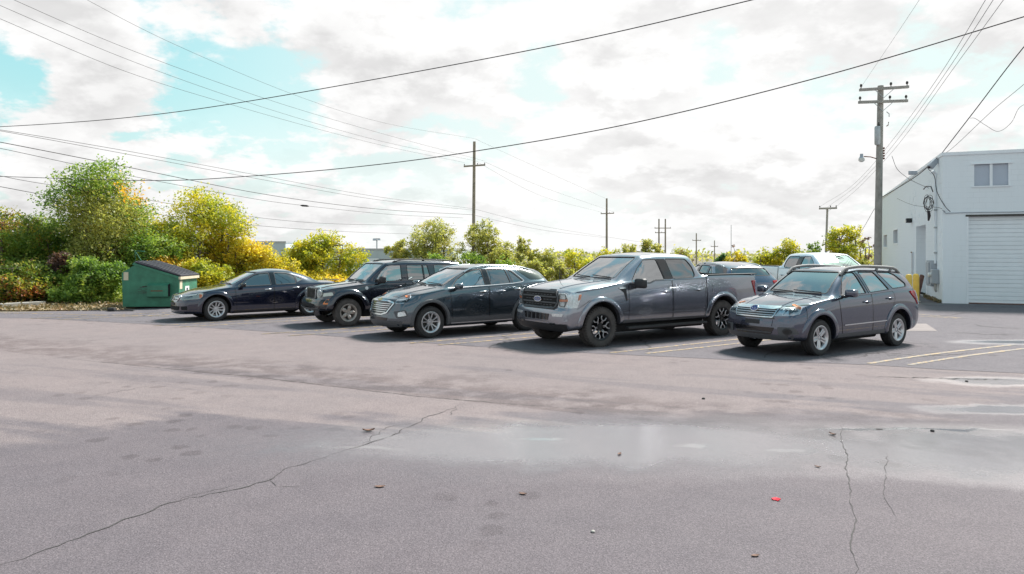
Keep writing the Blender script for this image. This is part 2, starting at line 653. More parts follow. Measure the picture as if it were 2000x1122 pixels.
    # ---- projection of 2-D outlines on the body
    def frame(s, fr):
        if fr == 's':
            return Vector((0, -1, 0)), Vector((1, 0, 0)), Vector((0, 0, 1)), Vector((0, 4, 0))
        if fr == 'f':
            return Vector((-1, 0, 0)), Vector((0, 1, 0)), Vector((0, 0, 1)), Vector((5, 0, 0))
        if fr == 'r':
            return Vector((1, 0, 0)), Vector((0, 1, 0)), Vector((0, 0, 1)), Vector((-9, 0, 0))
        if fr == 't':
            return Vector((0, 0, -1)), Vector((1, 0, 0)), Vector((0, 1, 0)), Vector((0, 0, 5))
        if fr == 'q':
            a = math.radians(40)
            d = Vector((-math.cos(a), -math.sin(a), 0)); u = Vector((-math.sin(a), math.cos(a), 0))
            return d, u, Vector((0, 0, 1)), -d * 8
        if fr == 'b':     # rear quarter
            a = math.radians(50)
            d = Vector((math.cos(a), -math.sin(a), 0)); u = Vector((math.sin(a), math.cos(a), 0))
            return d, u, Vector((0, 0, 1)), -d * 8
    def hit(s, fr, a, b):
        d, u, v, o = s.frame(fr)
        st = o + u * a + v * b
        h, n, i, dist = s.bvh.ray_cast(st, d)
        if h is None:
            # off the silhouette: take the nearest point of the body
            mid = st + d * (o.length if fr in 'sft' else 8)
            h, n, i, dist = s.bvh.find_nearest(mid)
        if n.dot(d) > 0:
            n = -n
        return h, n
    def conv(s, fr, pts):
        """mixed points ('f'|'s'|'r', a, b) to the 2-D coordinates of frame fr"""
        d, u, v, o = s.frame(fr)
        out = []
        for p in pts:
            if isinstance(p[0], str):
                h, n = s.hit(p[0], p[1], p[2])
                out.append((h.dot(u), h.dot(v)))
            else:
                out.append(p)
        return out
    def sheet(s, fr, poly, step=0.06):
        pts = resample(poly, step)
        n0 = len(pts)
        edges = [(i, (i + 1) % n0) for i in range(n0)]
        xs = [p[0] for p in pts]; ys = [p[1] for p in pts]
        ins = []
        gx = np.arange(min(xs) + step * 0.5, max(xs), step); gy = np.arange(min(ys) + step * 0.5, max(ys), step)
        P0 = np.array(pts)
        for k, x in enumerate(gx):
            for y in gy:
                q = (float(x), float(y))
                if inside(poly, q) and np.min((P0[:, 0] - x)**2 + (P0[:, 1] - y)**2) > (step * 0.4)**2:
                    ins.append(q)
        res = delaunay_2d_cdt([Vector(p) for p in pts + ins], edges, [list(range(n0))], 1, 1e-5)
        vs, fs = res[0], res[2]
        return [(v.x, v.y) for v in vs], [tuple(f) for f in fs]
    def plate(s, fr, poly, off=0.004, back=0.008, step=0.06, cutter=None, domed=None):
        poly = s.conv(fr, poly)
        v2, f2 = s.sheet(fr, poly, step)
        d = s.frame(fr)[0]
        top = []; bot = []
        for a, b in v2:
            h, n = s.hit(fr, a, b)
            if cutter:
                top.append(h - d * cutter[0]); bot.append(h + d * cutter[1])
            else:
                top.append(h + n * off); bot.append(h + n * (off - back))
        # orientation: make faces point against d
        F = []
        for f in f2:
            a, b, c = (top[i] for i in f[:3])
            nn = (b - a).cross(c - a)
            F.append(f if nn.dot(d) < 0 else f[::-1])
        cnt = {}
        for f in F:
            for i in range(len(f)):
                e = (f[i], f[(i + 1) % len(f)])
                cnt[e] = cnt.get(e, 0) + 1
        n = len(top)
        FF = list(F)
        if back or cutter:
            for (a, b) in cnt:
                if (b, a) not in cnt:
                    FF.append((b, a, a + n, b + n))
            V = top + bot
            if cutter:
                FF += [tuple(i + n for i in f[::-1]) for f in F]
        else:
            V = top
        return V, FF
    def both(s, name, V, F, mat, sides='lr', parent=None, smooth=True, angle=35, label=None):
        out = []
        for sd in sides:
            if sd == 'l' or sd == 'c':
                o = obj(name, V, F, mat, parent or s.root, smooth, angle)
            else:
                o = obj(name, [(v[0], -v[1], v[2]) for v in V], [f[::-1] for f in F], mat, parent or s.root, smooth, angle)
            if label:
                o['label'] = label
            out.append(o)
        return out
    def panel(s, name, fr, poly, mat, sides='lr', off=0.004, back=0.008, step=0.06, parent=None, rnd=0.0, label=None):
        poly = s.conv(fr, poly)
        if rnd:
            poly = roundpoly(poly, rnd)
        V, F = s.plate(fr, poly, off, back, step)
        return s.both(name, V, F, mat, sides, parent, label=label)
    def window(s, name, fr, poly, mat, sides='lr', rnd=0.03, depth=0.2, inset=0.010, seal=0.018):
        poly = s.conv(fr, poly)
        if rnd:
            poly = roundpoly(poly, rnd)
        V, F = s.plate(fr, poly, cutter=(0.06, depth), step=0.08)
        for sd in sides:
            if sd == 'c':
                s.cut_ends.add(V, F)
            elif sd == 'l':
                s.cut_windows.add(V, F)
            else:
                s.cut_windows.add([(v[0], -v[1], v[2]) for v in V], [f[::-1] for f in F])
        V, F = s.plate(fr, poly, off=-inset, back=0, step=0.06)
        g = s.both(name, V, F, mat, sides)
        if seal:
            for o, sd in zip(g, sides):
                V, F = s.strip_geo(fr, poly, seal, 0.003, True)
                s.both('window_seal', V, F, 'black_plastic', sd, parent=o)
        return g
    def strip_geo(s, fr, line, w, off, closed=False, step=0.05):
        line = s.conv(fr, line)
        pts = resample(line, step, closed)
        n = len(pts)
        V = []; F = []
        for i in range(n):
            if closed:
                a = np.array(pts[i - 1]); b = np.array(pts[(i + 1) % n])
            else:
                a = np.array(pts[max(i - 1, 0)]); b = np.array(pts[min(i + 1, n - 1)])
            t = b - a; t = t / (np.linalg.norm(t) + 1e-9); p = np.array([-t[1], t[0]])
            q = np.array(pts[i])
            for k, (o, e) in enumerate(((-0.5, -0.004), (-0.42, off), (0.42, off), (0.5, -0.004))):
                c = q + p * w * o
                h, nn = s.hit(fr, c[0], c[1])
                V.append(h + nn * e)
        d = s.frame(fr)[0]
        for i in range(n if closed else n - 1):
            i2 = (i + 1) % n
            for k in range(3):
                f = (i * 4 + k, i * 4 + k + 1, i2 * 4 + k + 1, i2 * 4 + k)
                nn = (V[f[1]] - V[f[0]]).cross(V[f[2]] - V[f[0]])
                F.append(f if nn.dot(d) < 0 else f[::-1])
        return V, F
    def strip(s, name, fr, line, mat, w=0.012, off=0.005, closed=False, sides='lr', parent=None):
        V, F = s.strip_geo(fr, line, w, off, closed)
        return s.both(name, V, F, mat, sides, parent)
    def flare(s, name, cx, cz, r0, r1, a0, a1, off, mat, sides='lr', n=40):
        """wheel-arch lip; angles in degrees, 0 = forward, 90 = up"""
        V = []; F = []
        prof = [(1.0, -0.004), (0.93, off * 0.55), (0.6, off * 0.9), (0.2, off), (0.02, off * 0.92), (0.0, off * 0.6), (0.0, -0.07)]
        m = len(prof)
        for i in range(n + 1):
            a = math.radians(a0 + (a1 - a0) * i / n)
            for (q, e) in prof:
                r = r0 + (r1 - r0) * q
                x = cx + r * math.cos(a); z = cz + r * math.sin(a)
                h, nn = s.hit('s', x, z)
                V.append(Vector((x, h.y + e, z)))
        for i in range(n):
            for k in range(m - 1):
                F.append((i * m + k, (i + 1) * m + k, (i + 1) * m + k + 1, i * m + k + 1))
        # outward orientation
        f = F[2]
        nn = (V[f[1]] - V[f[0]]).cross(V[f[2]] - V[f[0]])
        if nn.y < 0:
            F = [f[::-1] for f in F]
        return s.both(name, V, F, mat, sides, angle=50)
    def door(s, poly, handle=None, hmat=None, sides='lr', hl=0.10, name='door'):
        ds = s.panel(name, 's', poly, s.paint, sides, 0.003, 0.007, 0.05, rnd=0.03)
        for o, sd in zip(ds, sides):
            V, F = s.strip_geo('s', roundpoly(poly, 0.03), 0.013, 0.0045, True)
            s.both('door_seam', V, F, 'gloss_black', sd, parent=o)
            if handle:
                h, nn = s.hit('s', *handle)
                mb = MB()
                y = h.y
                mb.tube([(handle[0] + hl, y, handle[1]), (handle[0] + hl * 0.8, y + 0.04, handle[1] + 0.004), (handle[0], y + 0.048, handle[1] + 0.006),
                         (handle[0] - hl * 0.8, y + 0.042, handle[1] + 0.004), (handle[0] - hl, y, handle[1])], [0.012, 0.017, 0.018, 0.017, 0.012], 8)
                s.both('handle', mb.V, mb.F, hmat or s.paint, sd, parent=o, angle=60)
                V, F = s.plate('s', roundpoly([(handle[0] - hl * .55, handle[1] - .035), (handle[0] + hl * .55, handle[1] - .035), (handle[0] + hl * .55, handle[1] + .02), (handle[0] - hl * .55, handle[1] + .02)], .02), 0.0042, 0.004, 0.04)
                s.both('handle_cup', V, F, 'black_plastic', sd, parent=o)
        return ds
    def mirror(s, x, z, size, mat, side_y=None, sides='lr', lens=True):
        lx, ly, lz = size
        h, nn = s.hit('s', x, z - lz * 0.35)
        y = h.y if side_y is None else side_y
        mb = MB()
        bm = bmesh.new()
        bmesh.ops.create_cube(bm, size=1)
        bmesh.ops.bevel(bm, geom=list(bm.edges), offset=0.26, segments=4, affect='EDGES', profile=0.5)
        for v in bm.verts:
            fx = v.co.x
            v.co = Vector((x + fx * lx, y + 0.07 + (v.co.y + 0.5) * ly, z + v.co.z * lz * (1 - 0.25 * max(0, fx))))
        bm.verts.index_update()
        mb.add([v.co[:] for v in bm.verts], [[v.index for v in f.verts] for f in bm.faces])
        bm.free()
        for o, sd in zip(s.both('side_mirror', mb.V, mb.F, mat, sides, angle=60), sides):
            arm = MB().tube([(x + lx * .1, y - 0.03, z - lz * 0.42), (x, y + 0.05, z - lz * 0.45), (x, y + 0.12, z - lz * 0.3)], [0.03, 0.028, 0.03], 8)
            s.both('mirror_arm', arm.V, arm.F, 'black_plastic', sd, parent=o, angle=60)
            gl = MB().rbox(x - lx * .52, x - lx * .49, y + .07 + ly * .1, y + .07 + ly * .9, z - lz * .38, z + lz * .38, .004, 1)
            s.both('mirror_glass', gl.V, gl.F, 'chrome', sd, parent=o)
    def rails(s, x0, x1, yy, h, mat, feet=(), r=0.018, cross=(), sides='lr'):
        pts = []
        n = 16
        for i in range(n + 1):
            t = i / n; x = x0 + (x1 - x0) * t
            hh, nn = s.hit('t', x, yy)
            e = h * min(1, math.sin(PI * t) * 3.2) ** 0.6 if 0 < t < 1 else 0
            pts.append((x, yy, hh.z + e))
        mb = MB().tube(pts, r, 8)
        for f in feet:
            x = x0 + (x1 - x0) * f
            hh, nn = s.hit('t', x, yy)
            mb.tube([(x + .06, yy, hh.z - .01), (x, yy, hh.z + h)], [.03, r], 6)
        s.both('roof_rail', mb.V, mb.F, mat, sides, angle=60)
        for f in cross:
            x = x0 + (x1 - x0) * f
            hh, nn = s.hit('t', x, yy)
            cb = MB().tube([(x, -yy, hh.z + h), (x, 0, hh.z + h + .015), (x, yy, hh.z + h)], 0.02, 6)
            cb.build('crossbar', mat, s.root, True, 60)
    def lamp(s, name, fr, poly, inner=(), sides='lr', base='reflector', lens='lens_clear', label=None, off=0.004):
        os_ = s.panel(name, fr, poly, base, sides, off, 0.02, 0.05, rnd=0.02, label=label)
        for o, sd in zip(os_, sides):
            for (nm, pl, mt, of) in inner:
                pl2 = s.conv(fr, pl)
                V, F = s.plate(fr, roundpoly(pl2, 0.012), off + of, 0.012, 0.05)
                s.both(nm, V, F, mt, sd, parent=o)
            if lens:
                V, F = s.plate(fr, roundpoly(s.conv(fr, poly), 0.02), off + 0.016, 0, 0.06)
                s.both('lens', V, F, lens, sd, parent=o)
        return os_
    def wiper(s, pts, fr='f'):
        mb = MB()
        q = []
        for p in pts:
            h, n = s.hit(fr, *p)
            q.append(h + n * 0.025)
        mb.tube(q, 0.011, 6)
        mb.build('wiper', 'black_plastic', s.root, True, 60)

    # ---- finish: cut the arches, the cabin and the window openings
    def finish(s, interior='seat_grey', hollow=True, bench_x=None, wheel_z=None, dash_x=None):
        wells = MB()
        y_in = s.hw - 0.36
        for cx in (0.0, -s.wb):
            for sg in (1, -1):
                V = []; n = 40
                for yy in (y_in, s.hw + 0.3):
                    for j in range(n):
                        a = 2 * PI * j / n
                        V.append((cx + s.arch_r * math.cos(a), sg * yy, s.R + 0.03 + s.arch_r * math.sin(a)))
                F = [(j, (j + 1) % n, n + (j + 1) % n, n + j) for j in range(n)] + [tuple(range(n - 1, -1, -1)), tuple(n + j for j in range(n))]
                if sg > 0:
                    F = [f[::-1] for f in F]
                wells.add(V, F)
        cutters = [(wells, 'well_black')]
        if s.cut_extra.V:
            cutters.append((s.cut_extra, 'black_plastic'))
        if hollow and s.cabin:
            xa, xb, zfl = s.cabin
            idx = [i for i in range(len(s.xq)) if xa <= s.xq[i] <= xb][::3]
            V = []; F = []
            for i in idx:
                c = s.T[i]
                half = [(0, zfl), (c[4][0] - .16, zfl), (c[5][0] - .13, c[5][1] - .06), (c[6][0] - .12, c[6][1]), (c[7][0] - .09, c[7][1]), (c[8][0] - .09, c[8][1] - .075),
                        (c[9][0], c[9][1] - .075), (0, c[10][1] - .075)]
                half = [(y, max(z, zfl + .04) if k > 1 else z) for k, (y, z) in enumerate(half)]
                full = half + [(-y, z) for y, z in half[-2:0:-1]]
                V += [(s.xq[i], y, z) for y, z in full]
            L = 14
            for i in range(len(idx) - 1):
                for j in range(L):
                    F.append((i * L + j, (i + 1) * L + j, (i + 1) * L + (j + 1) % L, i * L + (j + 1) % L))
            F.append(tuple(range(L)))
            F.append(tuple((len(idx) - 1) * L + j for j in range(L - 1, -1, -1)))
            cutters.append((MB().add(V, F), 'headliner'))
        if s.cut_windows.V and hollow:
            cutters.append((s.cut_windows, 'black_plastic'))
        if s.cut_ends.V and hollow:
            cutters.append((s.cut_ends, 'black_plastic'))
        me = mesh_from('body', s.V, s.F, s.paint, True)
        body = link(bpy.data.objects.new('body', me), s.root)
        tmp = []
        for i, (mb, mt) in enumerate(cutters):
            cme = mesh_from('cut', mb.V, mb.F, mt)
            bm = bmesh.new(); bm.from_mesh(cme)
            bmesh.ops.recalc_face_normals(bm, faces=bm.faces)
            bm.to_mesh(cme); bm.free()
            co = link(bpy.data.objects.new('cut', cme), s.root)
            tmp.append(co)
            md = body.modifiers.new('b%d' % i, 'BOOLEAN')
            md.operation = 'DIFFERENCE'; md.solver = 'EXACT'; md.object = co
            md.material_mode = 'TRANSFER'
        dg = bpy.context.evaluated_depsgraph_get()
        nm = bpy.data.meshes.new_from_object(body.evaluated_get(dg))
        print('car', s.root.name, len(s.F), '->', len(nm.polygons))
        body.modifiers.clear()
        if len(nm.polygons) > len(s.F) * 0.4:
            body.data = nm
            nm.name = 'body'
            nm.set_sharp_from_angle(angle=math.radians(32))
        for t in tmp:
            m_ = t.data
            bpy.data.objects.remove(t)
            bpy.data.meshes.remove(m_)
        if hollow and s.cabin:
            s.interior(interior)

        MB().rbox(-s.wb + .45, -.45, -s.hw + .22, s.hw - .22, s.R * .62, s.T[len(s.xq) // 2][0][1] + .02, .03, 1).build('chassis', 'well_black', s.root)
        for cx in (0, -s.wb):
            MB().tube([(cx, -s.hw + .2, s.R), (cx, s.hw - .2, s.R)], .05, 8).build('axle', 'well_black', s.root)

    def interior(s, mat):
        xa, xb, zfl = s.cabin
        dxx, zd, xs_, zseat, sw = s.inter   # dash x, dash top z, front seat x, cushion top z, half spread
        i = int(np.argmin(np.abs(s.xq - dxx)))
        yw = s.T[i][5][0] - 0.16
        MB().rbox(dxx - 0.28, dxx + 0.22, -yw, yw, zfl + 0.2, zd, 0.06, 3).build('dashboard', 'dash', s.root, True, 50)
        for y in (sw, -sw):
            mb = MB()
            mb.rbox(xs_ - 0.30, xs_ + 0.26, y - .25, y + .25, zfl, zseat, .07, 3)
            mb.rbox(-.08, .08, y - .25, y + .25, -.02, .60, .07, 3)
            k = len(mb.V)
            M = Matrix.Translation((xs_ - .28, 0, zseat - .05)) @ Matrix.Rotation(math.radians(-14), 4, 'Y')
            # rotate the backrest only
            nb = MB().rbox(xs_ - 0.30, xs_ + 0.26, y - .25, y + .25, zfl, zseat, .07, 3)
            bk = MB().rbox(-.08, .08, y - .25, y + .25, -.02, .60, .07, 3).xf(M)
            hr = MB().rbox(-.06, .06, y - .14, y + .14, .64, .82, .05, 3).xf(M)
            st = nb.build('front_seat', mat, s.root, True, 60)
            bk.build('backrest', mat, st, True, 60)
            hr.build('headrest', mat, st, True, 60)
        bx = xs_ - 0.95
        if bx - .3 > xb * 0 + xa:
            be = MB().rbox(bx - .3, bx + .2, -yw + .05, yw - .05, zfl, zseat, .07, 3).build('rear_seat', mat, s.root, True, 60)
            M = Matrix.Translation((bx - .28, 0, zseat - .05)) @ Matrix.Rotation(math.radians(-16), 4, 'Y')
            MB().rbox(-.08, .08, -yw + .05, yw - .05, 0, .55, .07, 3).xf(M).build('backrest', mat, be, True, 60)
        # steering wheel
        pts = []
        for j in range(24):
            a = 2 * PI * j / 24
            p = Vector((0, 0.185 * math.cos(a), 0.185 * math.sin(a)))
            p = Matrix.Rotation(math.radians(-25), 4, 'Y') @ p
            pts.append(p + Vector((dxx - .42, sw, zd - 0.03)))
        swo = MB().tube(pts, 0.017, 8, closed=True)
        c = Vector((dxx - .40, sw, zd - .03))
        for j in (6, 14, 22):
            swo.tube([c, pts[j]], 0.014, 6)
        swo.tube([c, c + Vector((.25, 0, -.12))], .03, 8)
        swo.build('steering_wheel', 'dash', s.root, True, 60)
        # inside mirror
        i = int(np.argmin(np.abs(s.xq - (dxx - .55))))
        zt = s.T[i][10][1]
        MB().rbox(dxx - .60, dxx - .57, -.12, .12, zt - .20, zt - .13, .01, 2).build('inside_mirror', 'dash', s.root, True, 60)

    # ---- wheels
    def wheels(s, style, rr, width=0.22, mat='alloy', tyre='rubber', face=None, track=None, lug=False):
        ty, rim, fc = wheel_mesh(style, s.R, rr, width, mat, tyre, face, lug)
        yw = (s.hw - 0.025 if track is None else track) - width / 2
        for x in (0.0, -s.wb):
            for sg in (1, -1):
                w = bpy.data.objects.new('wheel', None)
                w.empty_display_size = 0.2
                link(w, s.root)
                w.location = (x, sg * yw, s.R)
                w.rotation_euler = (0, RNG.uniform(0, 1.0), 0 if sg > 0 else PI)
                for nm, me in (('tyre', ty), ('rim', rim), ('rim_face' if face else 'brake_disc', fc)):
                    if me is not None:
                        link(bpy.data.objects.new(nm, me), w)


def bar_on_wheel(mb, p, q, w0, w1, y0, y1, th):
    """tapered spoke from p to q in the wheel plane (x,z), outer faces at y0 and y1"""
    p = Vector((p[0], 0, p[1])); q = Vector((q[0], 0, q[1]))
    t = (q - p).normalized(); n = Vector((-t.z, 0, t.x))
    V = []
    for c, w, y in ((p, w0, y0), (q, w1, y1)):
        for k, yy in ((-1.0, y - th), (-1.0, y - 0.008), (-0.62, y), (0.62, y), (1.0, y - 0.008), (1.0, y - th)):
            V.append(c + n * (w / 2 * k) + Vector((0, yy, 0)))
    F = [(k, k + 1, k + 7, k + 6) for k in range(5)] + [(5, 0, 6, 11), (5, 4, 3, 2, 1, 0), (6, 7, 8, 9, 10, 11)]
    bm = bmesh.new()
    vs = [bm.verts.new(v) for v in V]
    for f in F:
        bm.faces.new([vs[i] for i in f])
    bmesh.ops.recalc_face_normals(bm, faces=bm.faces)
    bm.verts.index_update()
    mb.add([v.co[:] for v in bm.verts], [[v.index for v in f.verts] for f in bm.faces])
    bm.free()


def wheel_mesh(style, R, rr, w, mat, tyre, face, lug):
    h = w / 2
    sw = R - rr
    prof = [(rr - 0.012, -h + .02), (rr + sw * .10, -h + .008), (rr + sw * .45, -h - .004), (rr + sw * .80, -h + .006), (R - .012, -h + .028), (R - .002, -h + .05)]
    tread = []
    for g in (-.30, 0.0, .30):
        tread += [(R, g * w - .012), (R - .012, g * w - .008), (R - .012, g * w + .008), (R, g * w + .012)]
    prof = prof + tread + [(r, -y) for r, y in prof[::-1]]
    mb = MB().lathe(prof, 64, 'y', caps=False)
    if lug:
        for k in range(44):
            a = 2 * PI * k / 44
            for sg in (-1, 1):
                M = Matrix.Rotation(a + (0.07 if sg > 0 else 0), 4, 'Y')
                kk = len(mb.V)
                mb.box(R - .02, R + .010, sg * h * .62 - .035, sg * h * .62 + .035, -.016, .016)
                mb.box(R - .055, R - .004, sg * (h - .012) - .01, sg * (h - .012) + .012, -.016, .016)
                mb.xf(M, kk)
    ty = mesh_from('tyre', mb.V, mb.F, tyre, True, angle=40)
    # rim barrel and lip (outer side is +y)
    rb = MB()
    rb.lathe([(rr - .045, -h + .02), (rr - .045, h - .07), (rr - .028, h - .022), (rr - .010, h - .012), (rr + .006, h - .010), (rr + .010, h - .004), (rr - .002, h - .002),
              (rr - .020, h - .014), (rr - .034, h - .03), (rr - .05, h - .075), (rr - .05, -h + .02)], 48, 'y', caps=False)
    rb.lathe([(0.0, h - .06), (.05, h - .05), (.075, h - .055), (.085, h - .11), (.06, h - .13)], 24, 'y', caps=False)
    rb.lathe([(0.001, h - .040), (.028, h - .042), (.032, h - .06)], 16, 'y', caps=False)
    for k in range(5):
        a = 2 * PI * k / 5 + .3
        kk = len(rb.V)
        rb.lathe([(0.001, .012), (.011, .010), (.012, -.02)], 8, 'y', caps=False, c=(.057 * math.cos(a), h - .055, .057 * math.sin(a)))
    f = MB()
    yo, yi = h - .022, h - .045
    re = rr - .03

    def pt(r, a):
        return (r * math.cos(a), r * math.sin(a))
    if style == 'double5':
        for k in range(5):
            a = 2 * PI * k / 5
            for d in (-1, 1):
                bar_on_wheel(f, (pt(.05, a)[0] - d * .026 * math.sin(a), pt(.05, a)[1] + d * .026 * math.cos(a)),
                             (pt(re, a)[0] - d * .046 * math.sin(a), pt(re, a)[1] + d * .046 * math.cos(a)), .034, .040, yi, yo, .03)
    elif style == 'wide5':
        for k in range(5):
            a = 2 * PI * k / 5
            bar_on_wheel(f, pt(.04, a), pt(re * .62, a), .062, .098, yi, yo - .004, .03)
            bar_on_wheel(f, pt(re * .6, a), pt(re, a), .098, .066, yo - .004, yo - .012, .03)
    elif style == 'vee5':
        for k in range(5):
            a = 2 * PI * k / 5
            for d in (-1, 1):
                bar_on_wheel(f, pt(.055, a + d * .18), pt(re, a + d * .26), .030, .034, yi, yo, .03)
    elif style == 'split5':
        for k in range(5):
            a = 2 * PI * k / 5
            for d in (-1, 1):
                bar_on_wheel(f, (pt(.045, a)[0] - d * .022 * math.sin(a), pt(.045, a)[1] + d * .022 * math.cos(a)),
                             (pt(re, a)[0] - d * .030 * math.sin(a), pt(re, a)[1] + d * .030 * math.cos(a)), .040, .048, yi + .008, yo, .035)
            bar_on_wheel(f, pt(.05, a), pt(re, a), .03, .04, yi - .008, yo - .014, .02)
    elif style == 'hex6':
        for k in range(6):
            a = 2 * PI * k / 6
            bar_on_wheel(f, pt(.05, a), pt(re * .55, a), .040, .036, yi, yo - .006, .03)
            for d in (-1, 1):
                bar_on_wheel(f, pt(re * .53, a), pt(re * .80, a + d * .28), .034, .030, yo - .006, yo, .03)
                bar_on_wheel(f, pt(re * .79, a + d * .28), pt(re * 1.0, a + d * .24), .030, .036, yo, yo, .03)
    if face:
        g = MB()
        for k in range(6):
            a = 2 * PI * k / 6
            for d in (-1, 1):
                bar_on_wheel(g, pt(re * .56, a + d * .02), pt(re * .82, a + d * .31), .024, .028, yo - .002, yo + .004, .01)
                bar_on_wheel(g, pt(re * .81, a + d * .31), pt(re * 1.01, a + d * .27), .028, .030, yo + .004, yo + .004, .01)
                bar_on_wheel(g, (pt(.08, a)[0] - d * .015 * math.sin(a), pt(.08, a)[1] + d * .015 * math.cos(a)),
                             (pt(re * .56, a)[0] - d * .013 * math.sin(a), pt(re * .56, a)[1] + d * .013 * math.cos(a)), .013, .014, yi + .006, yo - .001, .01)
        fc = mesh_from('rim_face', g.V, g.F, face, True, angle=40)
        rb.add(f.V, f.F)
    else:
        rb.add(f.V, f.F)
        d = MB().lathe([(rr - .06, h - .12), (.06, h - .115), (0.001, h - .11)], 32, 'y', caps=False)
        d.lathe([(rr - .09, h - .105), (.10, h - .105)], 32, 'y', caps=False)
        fc = mesh_from('brake_disc', d.V, d.F, 'steel_dark', True, angle=40)
    rim = mesh_from('rim', rb.V, rb.F, mat, True, angle=40)
    if face:
        return ty, rim, fc
    return ty, rim, fc

# ------------------------------------------------------------------ place: helpers and materials


def gp(px, py):
    """ground point seen at a pixel of the 2000 px wide photograph"""
    Y = FPX * CAM_H / (py - 493.0)
    return ((px - 1000) * Y / FPX, Y)


def at(px, py, Y):
    return Vector(((px - 1000) * Y / FPX, Y, CAM_H + (493 - py) * Y / FPX))


def zg(Y):
    t = min(1, max(0, (Y - 46) / 14.0))
    return -2.5 * t * t * (3 - 2 * t)


def asphalt(name, dry, wet, bay=False):
    m, n, b, o = new_mat(name)
    pos = n.n('ShaderNodeNewGeometry').outputs['Position']
    x, y, z = n.xyz(pos)
    nb = n.noise(pos, 0.45, 6.0, 0.6, 0.4)
    nm = n.noise(pos, 2.2, 7.0, 0.62)
    # coordinates stretched along the lanes for tyre-carried water
    rot = n.n('ShaderNodeVectorRotate', rotation_type='Z_AXIS')
    n.put(rot.inputs['Vector'], pos); rot.inputs['Angle'].default_value = math.radians(22.4)
    ns = n.noise(n.vm('MULTIPLY', rot.outputs[0], (0.16, 1.5, 1.0)), 1.0, 5.0, 0.55, 0.3)
    grain = n.noise(pos, 95.0, 3.0, 0.7)
    grit = n.n('ShaderNodeTexVoronoi', feature='F1'); n.put(grit.inputs['Vector'], pos); grit.inputs['Scale'].default_value = 75.0
    stone = n.n('ShaderNodeTexVoronoi', feature='F1'); n.put(stone.inputs['Vector'], pos); stone.inputs['Scale'].default_value = 42.0
    if bay:
        wetm = n.math('MULTIPLY', n.rng(nb, 0.50, 0.66), 0.8)
    else:
        lim = n.math('MULTIPLY_ADD', n.math('MAXIMUM', x, -8.0), 0.13, 8.9)
        e = n.math('SUBTRACT', lim, y)
        e = n.math('ADD', e, n.math('MULTIPLY', n.math('SUBTRACT', ns, 0.5), 6.0))
        e = n.math('ADD', e, n.math('MULTIPLY', n.math('SUBTRACT', nb, 0.5), 2.4))
        e = n.math('ADD', e, n.math('MULTIPLY', n.math('SUBTRACT', nm, 0.5), 0.9))
        wetm = n.rng(e, -0.15, 0.75)
        # drying patches and a damp band further out
        far = n.math('MULTIPLY', n.rng(ns, 0.52, 0.62), n.rng(y, 14.5, 12.0))
        wetm = n.math('MAXIMUM', wetm, n.math('MULTIPLY', far, 0.55))
    speck = n.ramp(grain, [(0.30, (0.40, 0.39, 0.40)), (0.5, (0.98, 0.98, 0.98)), (0.70, (1.62, 1.58, 1.54))])
    stn = n.ramp(stone.outputs['Distance'], [(0.0, (1.35, 1.33, 1.3)), (0.28, (1.0, 1.0, 1.0)), (0.7, (0.72, 0.72, 0.72))])
    base = n.mix(wetm, (*dry, 1), (*wet, 1))
    base = n.mix(n.rng(nm, 0.3, 0.75, 0.0, 0.40), base, n.mix(1.0, base, (0.70, 0.70, 0.73, 1), 'MULTIPLY'))
    base = n.mix(n.rng(nb, 0.35, 0.7, 0.0, 0.35), base, n.mix(1.0, base, (1.18, 1.13, 1.10, 1), 'MULTIPLY'))
    if not bay:
        # paving joint: a damp, darker band above it
        sj = n.math('SUBTRACT', n.math('ADD', n.math('MULTIPLY', x, 0.45), n.math('MULTIPLY', y, 0.893)), 8.08)
        band = n.math('MULTIPLY', n.rng(sj, -0.02, 0.05), n.rng(n.math('ADD', sj, n.math('MULTIPLY', n.math('SUBTRACT', nb, 0.5), 3.5)), 0.9, 1.9, 1.0, 0.0))
        band = n.math('MULTIPLY', band, n.rng(nm, 0.36, 0.58))
        base = n.mix(n.math('MULTIPLY', band, 0.75), base, n.mix(1.0, base, (0.66, 0.63, 0.63, 1), 'MULTIPLY'))
    spot = n.n('ShaderNodeTexVoronoi', feature='F1'); n.put(spot.inputs['Vector'], n.vm('ADD', pos, n.scale(n.vm('SUBTRACT', n.noise(pos, 6.0, 3.0, 0.6, 0.0, 'Color'), (0.5, 0.5, 0.5)), 0.16)))
    spot.inputs['Scale'].default_value = 2.6
    spm = n.math('MULTIPLY', n.rng(spot.outputs['Distance'], 0.20, 0.30, 1.0, 0.0), n.rng(n.noise(pos, 0.33, 2.0, 0.5), 0.50, 0.60))
    base = n.mix(n.math('MULTIPLY', spm, 0.6), base, n.mix(1.0, base, (0.62, 0.60, 0.60, 1), 'MULTIPLY'))
    base = n.mix(0.9, base, n.mix(1.0, base, speck, 'MULTIPLY'))
    base = n.mix(0.6, base, n.mix(1.0, base, stn, 'MULTIPLY'))
    if bay:
        # map cracking of the old surface
        wv = n.vm('ADD', pos, n.scale(n.vm('SUBTRACT', n.noise(pos, 2.5, 4.0, 0.6, 0.0, 'Color'), (0.5, 0.5, 0.5)), 0.5))
        for sc_v, wd_, lo, hi in ((0.9, 0.012, 0.44, 0.60), (2.6, 0.018, 0.52, 0.66)):
            vo = n.n('ShaderNodeTexVoronoi', feature='DISTANCE_TO_EDGE'); n.put(vo.inputs['Vector'], wv); vo.inputs['Scale'].default_value = sc_v
            cm = n.math('MULTIPLY', n.rng(vo.outputs['Distance'], wd_ * 0.4, wd_, 1.0, 0.0), n.rng(nb, lo, hi))
            base = n.mix(n.math('MULTIPLY', cm, 0.55), base, (0.035, 0.034, 0.037, 1))
    # standing water
    pud = None
